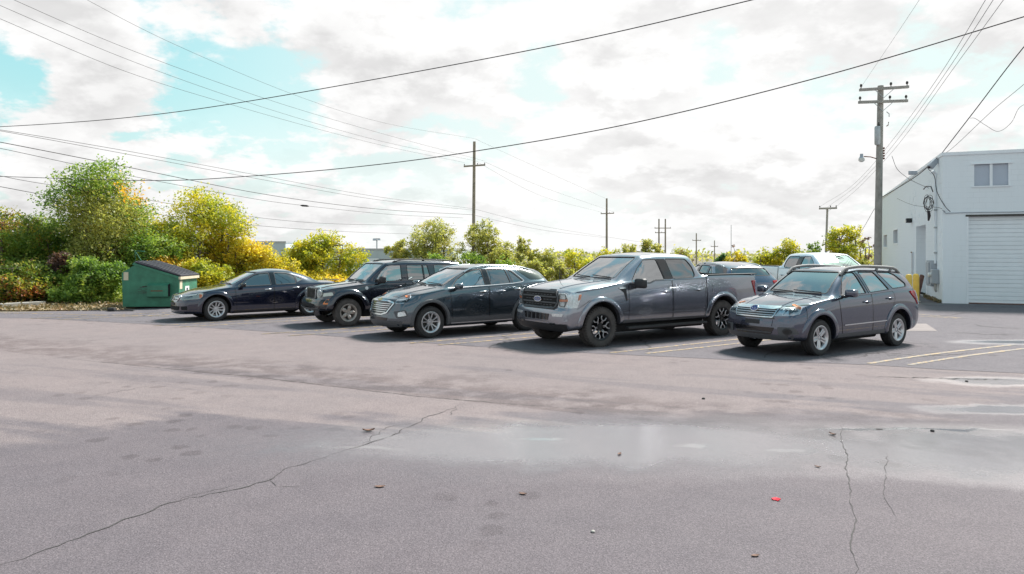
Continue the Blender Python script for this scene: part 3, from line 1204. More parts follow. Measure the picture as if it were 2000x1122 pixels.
    plist = [] if bay else [(765, 851, .20, .10), (725, 874, .40, .10), (1352, 871, .24, .12), (1545, 882, .36, .16), (1060, 858, .30, .09), (1760, 839, 1.2, .06)]
    slist = [] if bay else [(1150, 864, 4.2, 1.35), (1880, 880, 2.4, 1.2), (1945, 745, 1.1, .45), (1960, 800, 1.2, .35)]
    if bay:
        plist = [(1985, 669, .9, .22)]
        slist = [(1985, 669, 1.6, .5)]
    warp = n.vm('SUBTRACT', n.noise(pos, 1.5, 5.0, 0.6, 0.0, 'Color'), (0.5, 0.5, 0.5))
    pw = n.vm('ADD', pos, n.scale(warp, 0.55))
    for (px_, py_, rx, ry) in plist:
        cx, cy = gp(px_, py_)
        v = n.vm('MULTIPLY', n.vm('SUBTRACT', pw, (cx, cy, 0)), (1 / rx, 1 / ry, 0.0))
        f = n.math('SUBTRACT', 1.0, n.vm('LENGTH', v))
        pud = f if pud is None else n.math('MAXIMUM', pud, f)
    shn = None
    for (px_, py_, rx, ry) in slist:
        cx, cy = gp(px_, py_)
        v = n.vm('MULTIPLY', n.vm('SUBTRACT', pw, (cx, cy, 0)), (1 / rx, 1 / ry, 0.0))
        f = n.math('SUBTRACT', 1.0, n.vm('LENGTH', v))
        shn = f if shn is None else n.math('MAXIMUM', shn, f)
    soft = n.rng(n.math('ADD', shn, n.math('MULTIPLY', n.math('SUBTRACT', nm, 0.5), 0.6)), -0.05, 0.60)
    hard = n.rng(n.math('ADD', pud, n.math('MULTIPLY', n.math('SUBTRACT', grain, 0.5), 0.5)), -0.10, 0.75)
    soft3 = n.math('POWER', soft, 4.0)
    wetm2 = n.math('MAXIMUM', wetm, soft)
    rough = n.mixf(wetm2, 0.92, 0.80)
    rough = n.mixf(n.math('POWER', soft, 0.6), rough, 0.20)
    rough = n.mixf(hard, rough, 0.02)
    base = n.mix(n.math('MULTIPLY', hard, 0.35), base, (0.05, 0.05, 0.052, 1))
    setp(b, ior=n.mixf(hard, n.mixf(soft3, 1.5, 2.3), 4.0))
    hgt = n.math('ADD', n.math('MULTIPLY', grit.outputs['Distance'], 0.7), n.math('MULTIPLY', grain, 0.6))
    bp = n.n('ShaderNodeBump')
    bp.inputs['Distance'].default_value = 0.006
    n.put(bp.inputs['Height'], hgt)
    n.put(bp.inputs['Strength'], n.mixf(hard, n.mixf(soft, 0.55, 0.07), 0.0))
    setp(b, col=base, rough=rough, spec=n.mixf(n.math('MAXIMUM', soft3, hard), n.mixf(wetm2, 0.20, 0.22), 0.7), normal=bp.outputs[0])
    return m


asphalt('asphalt_aisle', (0.222, 0.187, 0.187), (0.138, 0.120, 0.131))
asphalt('asphalt_bay', (0.162, 0.148, 0.160), (0.120, 0.112, 0.126), True)
simple('asphalt_patch', (0.205, 0.172, 0.165), 0.85, 0, 0.12, 3, 0.3, 60)
simple('asphalt_seal', (0.075, 0.074, 0.085), 0.6, 0, 0.2, 4, 0.3, 60)
simple('crack_fill', (0.055, 0.050, 0.050), 0.9, 0, 0.2, 20)
simple('soil', (0.14, 0.115, 0.075), 0.95, 0, 0.45, 1.3, 0.6, 14)
simple('litter', (0.26, 0.19, 0.10), 0.95, 0, 0.5, 4, 0.8, 30)
simple('concrete', (0.38, 0.36, 0.33), 0.85, 0, 0.15, 4, 0.3, 40)
simple('pole_wood', (0.30, 0.255, 0.20), 0.85, 0, 0.25, 3, 0.4, 30)
simple('pole_grey', (0.32, 0.30, 0.27), 0.85, 0, 0.25, 3, 0.4, 30)
simple('cable', (0.030, 0.022, 0.026), 0.7, 0, 0.1, 3)
simple('galvanised', (0.42, 0.44, 0.45), 0.45, 0.6, 0.1, 8)
simple('trunk_bark', (0.13, 0.10, 0.08), 0.9, 0, 0.3, 8, 0.5, 40)
simple('yellow_paint', (0.85, 0.56, 0.10), 0.6, 0, 0.15, 5, 0.2, 30)
simple('board_brown', (0.17, 0.085, 0.065), 0.8, 0, 0.3, 6, 0.3, 40)
simple('green_paint', (0.042, 0.185, 0.112), 0.6, 0, 0.28, 3.0, 0.15, 20)
simple('lid_black', (0.028, 0.029, 0.042), 0.6, 0, 0.25, 4, 0.2, 30)
simple('sticker_cream', (0.62, 0.55, 0.40), 0.7)
simple('sticker_white', (0.75, 0.75, 0.72), 0.7)
simple('rust', (0.15, 0.05, 0.025), 0.85, 0, 0.4, 10)
simple('sign_green', (0.01, 0.26, 0.12), 0.5)
simple('wall_pale', (0.50, 0.57, 0.60), 0.7, 0, 0.03, 1)
simple('trim_white', (0.84, 0.87, 0.90), 0.5, 0, 0.04, 2)
simple('door_white', (0.82, 0.86, 0.89), 0.45, 0, 0.04, 2)
simple('box_grey', (0.40, 0.43, 0.47), 0.55, 0.1, 0.08, 4)
simple('blind', (0.40, 0.46, 0.55), 0.35, 0, 0.05, 2, coat=0.8)
simple('window_dark', (0.06, 0.07, 0.08), 0.05, 0, 0.2, 2, coat=1.0)
simple('leaf_brown', (0.15, 0.08, 0.055), 0.8, 0, 0.4, 30)
simple('plastic_red', (0.55, 0.02, 0.04), 0.7, 0, 0.2, 30, spec=0.2)
simple('lamp_glass', (0.70, 0.70, 0.66), 0.3)


def painted_block():
    m, n, b, o = new_mat('wall_white')
    tco = n.n('ShaderNodeTexCoord').outputs['Object']
    x, y, z = n.xyz(tco)
    uv = n.comb(n.math('ADD', x, y), z, 0.0)
    br = n.n('ShaderNodeTexBrick')
    n.put(br.inputs['Vector'], uv)
    br.inputs['Scale'].default_value = 1.0
    br.inputs['Brick Width'].default_value = 0.4; br.inputs['Row Height'].default_value = 0.2
    br.inputs['Mortar Size'].default_value = 0.006; br.inputs['Mortar Smooth'].default_value = 0.4
    patch = n.rng(n.noise(tco, 0.55, 3.0, 0.6), 0.42, 0.62)
    joint = n.math('MULTIPLY', br.outputs['Fac'], patch)
    streak = n.noise(n.vm('MULTIPLY', tco, (5.0, 5.0, 0.35)), 1.0, 5.0, 0.6)
    c = n.mix(n.rng(streak, 0.45, 0.8, 0.0, 0.10), (0.82, 0.86, 0.89, 1), (0.60, 0.62, 0.62, 1))
    c = n.mix(n.math('MULTIPLY', joint, 0.30), c, (0.50, 0.53, 0.56, 1))
    fine = n.noise(tco, 45.0, 4.0, 0.6)
    h = n.math('SUBTRACT', n.math('MULTIPLY', fine, 0.12), joint)
    setp(b, col=c, rough=0.7, normal=n.bump(h, 0.35, 0.01))


painted_block()


def line_mat():
    m, n, b, o = new_mat('line_yellow')
    pos = n.n('ShaderNodeNewGeometry').outputs['Position']
    f = n.noise(pos, 9.0, 7.0, 0.7)
    g = n.noise(pos, 60.0, 3.0, 0.7)
    w = n.rng(n.math('ADD', f, n.math('MULTIPLY', n.math('SUBTRACT', g, 0.5), 0.6)), 0.46, 0.62)
    c = n.mix(w, (0.15, 0.142, 0.14, 1), (0.43, 0.28, 0.11, 1))
    setp(b, col=c, rough=0.75, normal=n.bump(g, 0.3, 0.004))


line_mat()


def leaf_mat(name, stops, trans=0.48):
    m = bpy.data.materials.new(name)
    m.use_nodes = True
    m.node_tree.nodes.clear()
    n = NT(m.node_tree)
    out = n.n('ShaderNodeOutputMaterial')
    geo = n.n('ShaderNodeNewGeometry')
    pos = n.n('ShaderNodeTexCoord').outputs['Object']
    big = n.noise(pos, 1.1, 4.0, 0.6)
    f = n.math('ADD', n.math('MULTIPLY', geo.outputs['Random Per Island'], 0.40), n.math('MULTIPLY', n.rng(big, 0.3, 0.7), 0.60))
    c = n.ramp(f, stops)
    d = n.n('ShaderNodeBsdfPrincipled'); d.inputs['Roughness'].default_value = 0.55
    t = n.n('ShaderNodeBsdfTranslucent')
    n.t.links.new(c, d.inputs['Base Color'])
    n.put(t.inputs[0], n.mix(1.0, c, (1.25, 1.25, 0.75, 1), 'MULTIPLY'))
    mx = n.n('ShaderNodeMixShader'); mx.inputs[0].default_value = trans
    n.t.links.new(d.outputs[0], mx.inputs[1]); n.t.links.new(t.outputs[0], mx.inputs[2])
    n.t.links.new(mx.outputs[0], out.inputs[0])
    MATS[name] = m


leaf_mat('leaf_green', [(0.05, (0.078, 0.156, 0.035)), (0.4, (0.156, 0.265, 0.047)), (0.75, (0.312, 0.406, 0.078)), (1.0, (0.530, 0.499, 0.109))])
leaf_mat('leaf_ygreen', [(0.05, (0.156, 0.234, 0.031)), (0.4, (0.374, 0.406, 0.047)), (0.75, (0.655, 0.562, 0.047)), (1.0, (0.750, 0.562, 0.062))])
leaf_mat('leaf_yellow', [(0.05, (0.250, 0.265, 0.031)), (0.4, (0.593, 0.499, 0.047)), (0.75, (0.750, 0.593, 0.062)), (1.0, (0.750, 0.406, 0.062))])
leaf_mat('leaf_pale', [(0.05, (0.203, 0.234, 0.070)), (0.4, (0.374, 0.390, 0.109)), (0.75, (0.530, 0.499, 0.156)), (1.0, (0.655, 0.515, 0.172))])
leaf_mat('leaf_mixed', [(0.05, (0.078, 0.140, 0.031)), (0.45, (0.187, 0.265, 0.047)), (0.62, (0.468, 0.406, 0.062)), (0.76, (0.187, 0.078, 0.055)), (0.9, (0.655, 0.203, 0.047)), (1.0, (0.750, 0.218, 0.078))])
leaf_mat('leaf_plum', [(0.1, (0.078, 0.047, 0.047)), (0.6, (0.172, 0.094, 0.078)), (1.0, (0.250, 0.156, 0.078))])
leaf_mat('leaf_dark', [(0.1, (0.047, 0.109, 0.055)), (0.6, (0.094, 0.203, 0.078)), (1.0, (0.187, 0.265, 0.094))])
leaf_mat('leaf_orange', [(0.1, (0.624, 0.406, 0.047)), (0.6, (0.750, 0.437, 0.047)), (1.0, (0.750, 0.281, 0.047))])
leaf_mat('grass', [(0.1, (0.10, 0.10, 0.04)), (0.6, (0.22, 0.16, 0.085)), (1.0, (0.36, 0.22, 0.12))], 0.2)

# ------------------------------------------------------------------ ground
xs = np.concatenate([np.linspace(-600, -60, 10), np.linspace(-50, 50, 21), np.linspace(60, 600, 10)])
ys = np.concatenate([np.linspace(-60, 40, 11), np.linspace(42, 64, 23), np.array([80, 110, 160, 240, 400, 700, 1200, 2000])])
V = [(x, y, zg(y) - 0.02) for y in ys for x in xs]
nx_ = len(xs)
F = [(j * nx_ + i, j * nx_ + i + 1, (j + 1) * nx_ + i + 1, (j + 1) * nx_ + i) for j in range(len(ys) - 1) for i in range(nx_ - 1)]
g = obj('ground', V, F, 'soil', None, True)
g['kind'] = 'structure'


def flat(name, poly, z, mat, parent=None, kind=None):
    o = obj(name, [(p[0], p[1], z) for p in poly], [tuple(range(len(poly)))], mat, parent)
    if kind:
        o['kind'] = kind
    return o


U = Vector((0.925, -0.381, 0)).normalized()      # along the building front, to the right
Vd = Vector((0.381, 0.925, 0)).normalized()      # away from the camera
edge_l = [gp(-300, 611.5), gp(0, 610), gp(120, 608), gp(235, 606)]
aisle = flat('drive_aisle', [(-70, 24.5)] + edge_l + [(-12, 25.6), (-8, 29), (-2, 35), (8, 41), (30, 43), (70, 43), (70, -25), (-70, -25)], 0.0, 'asphalt_aisle', kind='structure')
# darker, older asphalt of the parking bays
bay_near = [gp(-200, 621), gp(60, 622), gp(200, 629), gp(340, 636.5), gp(520, 648), gp(700, 661), gp(850, 672), gp(1000, 682), (1.8, 13.72), (3.6, 13.12), gp(1400, 702), gp(1700, 713.5), gp(1850, 723), (8.6, 11.4), (14, 9.3), (40, -2)]
bay = flat('parking_bays', bay_near[::1] + [(69, 0), (69, 42.5), (30, 42.5), (8, 40.5), (-2, 34.5), (-8, 28.6), (-12, 25.4), gp(225, 607), gp(120, 609), gp(0, 611), gp(-200, 612)], 0.004, 'asphalt_bay', kind='structure')


def ribbon(name, pts, w, z, mat, parent, jag=0.0, taper=False):
    pts = [Vector((p[0], p[1], 0)) for p in pts]
    Vv = []; Ff = []
    m = len(pts)
    for i, p in enumerate(pts):
        t = (pts[min(i + 1, m - 1)] - pts[max(i - 1, 0)]).normalized()
        nn = Vector((-t.y, t.x, 0))
        ww = w * (0.5 + (random.uniform(-jag, jag)))
        w2 = w * (0.5 + (random.uniform(-jag, jag)))
        if taper:
            k = min(1, 4 * min(i, m - 1 - i) / m + .15)
            ww *= k; w2 *= k
        a = p + nn * ww; b_ = p - nn * w2
        Vv += [(a.x, a.y, z), (b_.x, b_.y, z)]
    for i in range(m - 1):
        Ff.append((2 * i, 2 * i + 1, 2 * i + 3, 2 * i + 2))
    return obj(name, Vv, Ff, mat, parent)


def crack(pix, w=0.02, z=0.0035, amp=0.05, parent=None, px=True):
    P_ = [Vector(gp(*p)) if px else Vector(p) for p in pix]
    pts = []
    for a, b_ in zip(P_[:-1], P_[1:]):
        k = max(2, int((b_ - a).length / 0.07))
        for i in range(k):
            pts.append(a + (b_ - a) * i / k)
    pts.append(P_[-1])
    off = 0.0
    out = []
    for i, p in enumerate(pts):
        off = off * 0.8 + random.uniform(-amp, amp)
        t = (pts[min(i + 1, len(pts) - 1)] - pts[max(0, i - 1)]).normalized()
        out.append(p + Vector((-t.y, t.x)) * off)
    return ribbon('crack', out, w, z, 'crack_fill', parent, 0.42, True)


# the long cracks of the aisle
crack([(-60, 1120), (40, 1090), (215, 1020), (330, 983), (430, 962), (530, 935), (560, 912), (640, 890)], .012, parent=aisle, amp=.03)
crack([(640, 890), (690, 872), (780, 838), (850, 808), (905, 788)], .010, parent=aisle, amp=.03)
crack([(1640, 830), (1650, 880), (1660, 930), (1662, 970), (1668, 1010), (1658, 1060), (1664, 1110), (1660, 1160)], .008, parent=aisle, amp=.016)
crack([(1725, 880), (1735, 930), (1742, 970), (1748, 1020)], .004, parent=aisle, amp=.02)
crack([(60, 694), (240, 712), (500, 737), (820, 775), (1000, 790), (1300, 812)], .012, parent=aisle, amp=.01)
crack([(170, 775), (250, 762), (300, 752)], .008, parent=aisle)
crack([(900, 795), (880, 806), (870, 812)], .008, parent=aisle)
crack([(530, 935), (548, 948), (590, 950)], .006, parent=aisle, amp=.03)
crack([(330, 983), (350, 972), (400, 960), (470, 948)], .006, parent=aisle, amp=.04)
crack([(700, 868), (760, 836), (800, 826)], .006, parent=aisle, amp=.04)
# cracks of the bays
for pts, w in [([(960, 682), (985, 665), (990, 655), (1020, 640)], .05), ([(1260, 690), (1272, 682), (1262, 670), (1250, 663), (1253, 655)], .04),
               ([(1900, 634), (1925, 638), (1960, 641), (2000, 643)], .05), ([(1850, 651), (1900, 652), (1960, 655), (2010, 656)], .05),
               ([(340, 612), (300, 618), (240, 622)], .03), ([(430, 640), (520, 633), (600, 628)], .03), ([(1650, 700), (1720, 690), (1800, 696), (1900, 690)], .03),
               ([(1800, 620), (1850, 616), (1905, 611)], .04), ([(1480, 702), (1520, 690), (1560, 680)], .03), ([(240, 628), (330, 632), (380, 630)], .03), ([(1690, 735), (1790, 736), (1900, 741), (2000, 744)], .03)]:
    crack(pts, w, .0075, .06, bay)

# painted stall lines
CARD = Vector((0.826, 0.564)).normalized()


def stall(px, py, L, curve=0.0):
    a = Vector(gp(px, py))
    pts = []
    for i in range(13):
        t = i / 12
        pts.append(a + CARD * (L * t) + Vector((CARD.y, -CARD.x)) * curve * t * t)
    o = ribbon('painted_line', pts, 0.10, 0.009, 'line_yellow', bay, 0.06)
    return o


for px_, py_ in [(801, 671), (857, 674.5), (1192, 690), (1262, 691.5), (512, 653), (563, 656.5), (300, 637), (350, 639.5), (60, 623), (115, 625)]:
    stall(px_, py_, 5.6)
stall(1697, 711, 5.0, .35); stall(1775, 714, 5.0, .35)
for a_, b_ in [((1790, 614), (1878, 622)), ((1790, 618), (1870, 622.5)), ((0, 612), (330, 618.5))]:
    A = Vector(gp(*a_)); B = Vector(gp(*b_))
    ribbon('painted_line', [A + (B - A) * i / 12 for i in range(13)], .10, .009, 'line_yellow', bay, .06)
flat('asphalt_patch', [gp(1770, 633), gp(1809, 633), gp(1831, 647.5), gp(1770, 647.5)], .009, 'asphalt_patch', bay)
C0 = Vector((16.4, 27.3, 0))
q = [C0 - U * 1.0 - Vd * 1.1, C0 + U * 12 - Vd * 1.0, C0 + U * 12 - Vd * .02, C0 - U * 1.5 - Vd * .02]
flat('asphalt_seal_strip', [(p.x, p.y) for p in q], .009, 'asphalt_seal', bay)

# ------------------------------------------------------------------ white building
ANG = math.atan2(U.y, U.x)
bl = thing('white_building', 'white painted block building with a wide roll-up door at the right edge', 'building', C0, ANG)
HB = 5.62


def wall_panels(length, height, holes):
    """boxes (a0,a1,z0,z1) that fill a wall around rectangular holes"""
    xs_ = sorted({0, length, *[h[0] for h in holes], *[h[1] for h in holes]})
    out = []
    for a, b_ in zip(xs_[:-1], xs_[1:]):
        hs = sorted([h for h in holes if h[0] < b_ - 1e-6 and h[1] > a + 1e-6], key=lambda h: h[2])
        z = 0
        for h in hs:
            if h[2] > z:
                out.append((a, b_, z, h[2]))
            z = h[3]
        if z < height:
            out.append((a, b_, z, height))
    return out


def block_wall(name, n_vec, panels, parent, mat='wall_white'):
    mb = MB()
    for a, b_, z0, z1 in panels:
        if n_vec == 'front':
            mb.box(a, b_, 0, .25, z0, z1)
        else:
            mb.box(0, .25, a, b_, z0, z1)
    # weld the pieces so that the wall is one surface
    bm = bmesh.new()
    vs = [bm.verts.new(v) for v in mb.V]
    for f in mb.F:
        bm.faces.new([vs[i] for i in f])
    bmesh.ops.remove_doubles(bm, verts=bm.verts, dist=1e-4)
    # drop inner double faces
    seen = {}
    for f in bm.faces:
        seen.setdefault(tuple(sorted(v.index for v in f.verts)), []).append(f)
    bm.verts.index_update()
    me = bpy.data.meshes.new(name)
    bm.to_mesh(me); bm.free()
    me.materials.append(MATS[mat])
    return link(bpy.data.objects.new(name, me), parent)


GD = (.80, 4.60, 0.0, 3.30)      # garage door
FW = (.98, 2.16, 4.43, 5.24)     # front window
front_w = block_wall('wall', 'front', wall_panels(16, HB, [GD, FW]), bl)
SD = (4.2, 7.2, 0.06, 3.15)
W1 = (14.5, 16.8, 2.42, 3.30); W2 = (20.4, 22.7, 2.25, 3.13)
side_w = block_wall('wall', 'side', [(a if a > 0 else .25, b_, z0, z1) for a, b_, z0, z1 in wall_panels(24, HB, [SD, W1, W2])], bl)
MB().box(.25, 16, 24, 24.25, 0, HB).build('wall', 'wall_white', bl)
MB().box(.26, 16, .26, 24, HB - .5, HB - .35).build('roof', 'concrete', bl)
cp = MB().box(-.04, 16.05, -.045, .30, HB, HB + .12); cp.box(-.045, .30, .30, 24.3, HB, HB + .12)
cp.build('parapet_cap', 'trim_white', bl)
# courses of painted block standing slightly proud where the joints show
bmesh_block = mesh_from('concrete_block', *(lambda m: (m.V, m.F))(MB().rbox(-.006, .02, -.193, .193, -.094, .094, .006, 1)), 'wall_white')
for (t0, z0, nr, nc) in [(.5, 4.30, 5, 3), (2.6, 3.7, 7, 4), (7.6, 3.5, 8, 2), (0.5, .9, 12, 1), (4.6, 3.25, 3, 6), (9.0, 3.9, 5, 3), (.45, 2.0, 6, 1), (7.4, .2, 5, 2)]:
    for r in range(nr):
        for k in range(nc):
            yy = t0 + k * .4 + (.2 if r % 2 else 0)
            zz = z0 + r * .2
            if zz > HB - .1 or random.random() < .25:
                continue
            if SD[0] - .2 < yy < SD[1] + .2 and zz < SD[3] + .1:
                continue
            o = link(bpy.data.objects.new('concrete_block', bmesh_block), side_w)
            o.location = (-.004 - random.uniform(0, .004), yy, zz)
# roll-up door
gd = MB().box(GD[0], GD[1], .16, .20, GD[2], GD[3]).build('garage_door', 'door_white', bl)
ns = 21
sh = (GD[3] - GD[2]) / ns
for k in range(ns):
    mb = MB().rbox(GD[0] + .03, GD[1] - .03, .125 - (.006 if k % 3 else 0), .165, GD[2] + k * sh + .005, GD[2] + (k + 1) * sh - .006, .006, 1)
    mb.build('slat', 'door_white', gd)
for x0, x1, z0, z1 in ((GD[0] - .02, GD[0] + .05, 0, GD[3]), (GD[1] - .05, GD[1] + .02, 0, GD[3])):
    MB().box(x0, x1, -.012, .12, z0, z1).build('door_jamb', 'trim_white', gd)
MB().box(GD[0] - .05, GD[1] + .05, -.02, .12, GD[3] - .012, GD[3] + .06).build('lintel', 'steel_dark', gd)
MB().box(GD[0] + .02, GD[1] - .02, .10, .165, .012, .05).build('bottom_seal', 'board_brown', gd)
# upper window: two panes
fw = MB().box(FW[0] - .05, FW[1] + .08, -.05, .10, FW[3], FW[3] + .045).build('window', 'trim_white', bl)
MB().box(FW[0] - .04, FW[1] + .04, -.05, .12, FW[2] - .05, FW[2]).build('sill', 'trim_white', fw)
xm = (FW[0] + FW[1]) / 2
for x0, x1 in ((FW[0], FW[0] + .05), (xm - .045, xm + .045), (FW[1] - .05, FW[1])):
    MB().box(x0, x1, .0, .12, FW[2], FW[3]).build('mullion', 'trim_white', fw)
for x0, x1 in ((FW[0] + .05, xm - .045), (xm + .045, FW[1] - .05)):
    MB().box(x0, x1, .07, .09, FW[2], FW[3]).build('pane', 'blind', fw)
# small windows of the side wall
for (a, b_, z0, z1) in (W1, W2):
    w = MB().box(.10, .12, a + .06, b_ - .06, z0 + .06, z1 - .06).build('window', 'window_dark', bl)
    fr = MB().box(-.02, .14, a, b_, z1 - .06, z1 + .03); fr.box(-.03, .14, a, b_, z0 - .04, z0 + .06)
    fr.box(-.02, .14, a, a + .06, z0 + .06, z1 - .06); fr.box(-.02, .14, b_ - .06, b_, z0 + .06, z1 - .06)
    fr.build('frame', 'trim_white', w)
# recessed side door with slats
sd = MB().box(.62, .66, SD[0], SD[1], 0, SD[3]).build('side_door', 'door_white', bl)
for k in range(16):
    z0 = .06 + k * .193
    MB().rbox(.585, .63, SD[0] + .02, SD[1] - .02, z0 + .008, z0 + .185, .008, 1).build('slat', 'door_white', sd)
jm = MB().box(.251, .66, SD[0] - .2, SD[0], 0, SD[3]); jm.box(.251, .66, SD[1], SD[1] + .2, 0, SD[3]); jm.box(.251, .66, SD[0] - .2, SD[1] + .2, SD[3], SD[3] + .2)
jm.build('door_reveal', 'wall_white', sd)
MB().box(-.03, .30, SD[0], SD[1], 0, .06).build('threshold', 'concrete', sd)
# conduit, meter boxes and light on the side wall
cd = MB().tube([(-.06, 1.28, HB - .55), (-.06, 1.28, 1.5)], .045, 10)
cd.tube([(-.06, 1.28, HB - .55), (-.12, 1.2, HB - .45), (-.25, 1.12, HB - .53)], .05, 8)
cd.build('service_mast', 'trim_white', bl, True, 60)
for z in (1.9, 2.9, 3.6):
    MB().rbox(-.11, -.003, 1.20, 1.36, z, z + .06, .01, 1).build('conduit_clamp', 'galvanised', bl)
bx = MB().rbox(-.22, -.003, 1.35, 2.45, .58, 1.62, .02, 2).build('electric_cabinet', 'box_grey', bl)
MB().rbox(-.26, -.22, 1.55, 2.25, .66, 1.54, .01, 1).build('cabinet_door', 'box_grey', bx)
bx = MB().rbox(-.25, -.003, .72, 1.22, .72, 1.28, .02, 2).build('meter_box', 'box_grey', bl)
MB().lathe([(.09, 0), (.09, .08), (.06, .11), (.001, .11)], 16, 'y').xf(Matrix.Translation((-.25, .97, 1.06)) @ Matrix.Rotation(PI / 2, 4, 'Z')).build('meter_dial', 'sticker_white', bx)
MB().tube([(-.1, .95, .72), (-.1, .95, .45), (-.06, .95, .40)], .045, 8).build('conduit_elbow', 'galvanised', bx)
fl = MB().rbox(-.26, -.02, 8.5, 8.85, 3.40, 3.62, .03, 2).build('wall_light', 'black_plastic', bl)
MB().rbox(-.30, -.258, 8.53, 8.82, 3.42, 3.56, .01, 1).build('lens', 'lamp_glass', fl)
MB().rbox(-.07, -.003, 8.0, 8.45, .9, 1.95, .01, 1).build('utility_hatch', 'wall_white', bl)
fm = MB().box(-.082, -.07, 8.0, 8.04, .9, 1.95); fm.box(-.082, -.07, 8.0, 8.45, 1.92, 1.97)
fm.build('hatch_frame', 'rust', bl)
# cable along the front
MB().tube([(-.04 + .02, -.03, 3.55)] + [(.1 + i * .6, -.03, 3.43 + .012 * math.sin(i * 1.3) + .004 * i) for i in range(26)], .016, 6).build('wall_cable', 'box_grey', bl, True)


def wp(a, b_, z):
    return C0 + U * a + Vd * b_ + Vector((0, 0, z))


for (px_, py_, lab) in [(1775, 592, 'far yellow bollard of the two beside the white building'), (1789, 590, 'near yellow bollard of the two beside the white building')]:
    x_, y_ = gp(px_, py_)
    t = thing('bollard', lab, 'bollard', (x_, y_, 0), 0, 'yellow bollards')
    MB().lathe([(.115, -.02), (.115, 1.02), (.10, 1.07), (.06, 1.10), (.001, 1.11)], 20).build('post', 'yellow_paint', t, True, 50)
    MB().lathe([(.17, -.02), (.17, .03), (.12, .05)], 16).build('footing', 'concrete', t, True, 50)
bd_p = wp(-.75, 3.9, 0); bd_t = wp(-.02, 3.3, 1.0)
dv = (Vector(bd_t) - Vector(bd_p))
bt = thing('leaning_board', 'brown timber leaning against the white side wall by the bollards', 'board', (0, 0, 0))
bmv = MB().rbox(-.05, .05, -.07, .07, 0, 1.02, .008, 1)
qm = Matrix.Translation(wp(-.42, 3.55, 0.0)) @ Vector((.30, .12, 1.0)).to_track_quat('Z', 'Y').to_matrix().to_4x4()
bmv.xf(qm).build('timber', 'board_brown', bt)
MB().rbox(-.055, .055, -.012, .012, .02, 1.0, .003, 1).xf(qm @ Matrix.Translation((0, -.075, 0))).build('edge_strip', 'rust', bt)

# ------------------------------------------------------------------ pale warehouse behind the trees
wh = thing('warehouse', 'pale low warehouse with green lettering glimpsed beyond the shrubs', 'building', (0, 76, -2.5))


def whx(px_):
    return (px_ - 1000) * 76 / FPX


zt = 1.95 + 4 * 76 / FPX + 2.5
ztl = 1.95 + 18 * 76 / FPX + 2.5
MB().box(whx(560), whx(885), 0, 30, 0, zt).build('wall', 'wall_pale', wh)
MB().box(whx(380), whx(560), -.4, 30, 0, ztl).build('wall', 'wall_pale', wh)
MB().box(whx(559), whx(886), -.05, 30, zt, zt + .18).build('roof_edge', 'galvanised', wh)
MB().box(whx(379), whx(561), -.45, 30, ztl, ztl + .18).build('roof_edge', 'galvanised', wh)
for px_ in range(580, 880, 26):
    MB().box(whx(px_) - .04, whx(px_) + .04, -.03, -.003, .2, zt).build('panel_rib', 'wall_pale', wh)
sg = MB().box(whx(640), whx(740), -.14, -.10, 1.95 - 45 * 76 / FPX + 2.5, 1.95 - 12 * 76 / FPX + 2.5).build('sign', 'wall_white', wh)
ls = 28 * 76 / FPX
text_mesh('sign_lettering', 'Premier', ls * 1.15, 'sign_green', Matrix(((1, 0, 0, whx(664)), (0, 0, -1, -.16), (0, 1, 0, 1.95 - 36 * 76 / FPX + 2.5), (0, 0, 0, 1))), sg, .02, .04, .25)
MB().box(whx(684), whx(722), -.17, -.14, 1.95 - 18.5 * 76 / FPX + 2.5, 1.95 - 17 * 76 / FPX + 2.5).build('sign_bar', 'sign_green', sg)
MB().box(whx(668), whx(720), -.17, -.14, 1.95 - 14.6 * 76 / FPX + 2.5, 1.95 - 13.7 * 76 / FPX + 2.5).build('sign_bar', 'steel_dark', sg)

# ------------------------------------------------------------------ green dumpster
dp = gp(238, 603)
du = thing('dumpster', 'green steel dumpster with black lid behind the black sedan', 'dumpster', (dp[0], dp[1], 0), math.radians(4))
prof = [(.03, .06), (1.92, .06), (1.92, 1.02), (.42, 1.50), (0, 1.24)]
W_ = 1.7


def extr(prof, y0, y1):
    n_ = len(prof)
    V_ = [(x, y0, z) for x, z in prof] + [(x, y1, z) for x, z in prof]
    F_ = [tuple(range(n_)), tuple(range(2 * n_ - 1, n_ - 1, -1))] + [((i + 1) % n_, i, i + n_, (i + 1) % n_ + n_) for i in range(n_)]
    return V_, F_


V_, F_ = extr(prof, 0, W_)
obj('body', V_, F_, 'green_paint', du)
V_, F_ = extr([(1.945, 1.01), (1.945, 1.10), (.40, 1.585), (.36, 1.52)], -.035, W_ + .035)
obj('rim_frame', V_, F_, 'green_paint', du)
lid = [(1.99, 1.105), (1.99, 1.15), (1.2, 1.415), (.45, 1.635), (.42, 1.60)]
for y0, y1 in ((-.03, W_ / 2 - .01), (W_ / 2 + .01, W_ + .03)):
    V_, F_ = extr(lid, y0, y1)
    l = obj('lid', V_, F_, 'lid_black', du)
    for k in range(3):
        yy = y0 + (y1 - y0) * (k + .5) / 3
        V_, F_ = extr([(1.93, 1.15), (1.93, 1.185), (1.2, 1.445), (.5, 1.65), (.5, 1.60)], yy - .07, yy + .07)
        obj('lid_rib', V_, F_, 'lid_black', l)
V_, F_ = extr([(1.925, 1.0), (1.99, 1.0), (1.99, 1.095), (1.925, 1.095)], -.04, W_ + .04)
obj('front_lip', V_, F_, 'sticker_cream', du)
fp = MB()
V_, F_ = [], []
pk = [(-.20, .42), (-.20, .80), (-.06, .88), (-.001, .88), (-.001, .38), (-.05, .38)]
V_ = [(.92, y, z) for y, z in pk] + [(1.62, y, z) for y, z in pk]
n_ = len(pk)
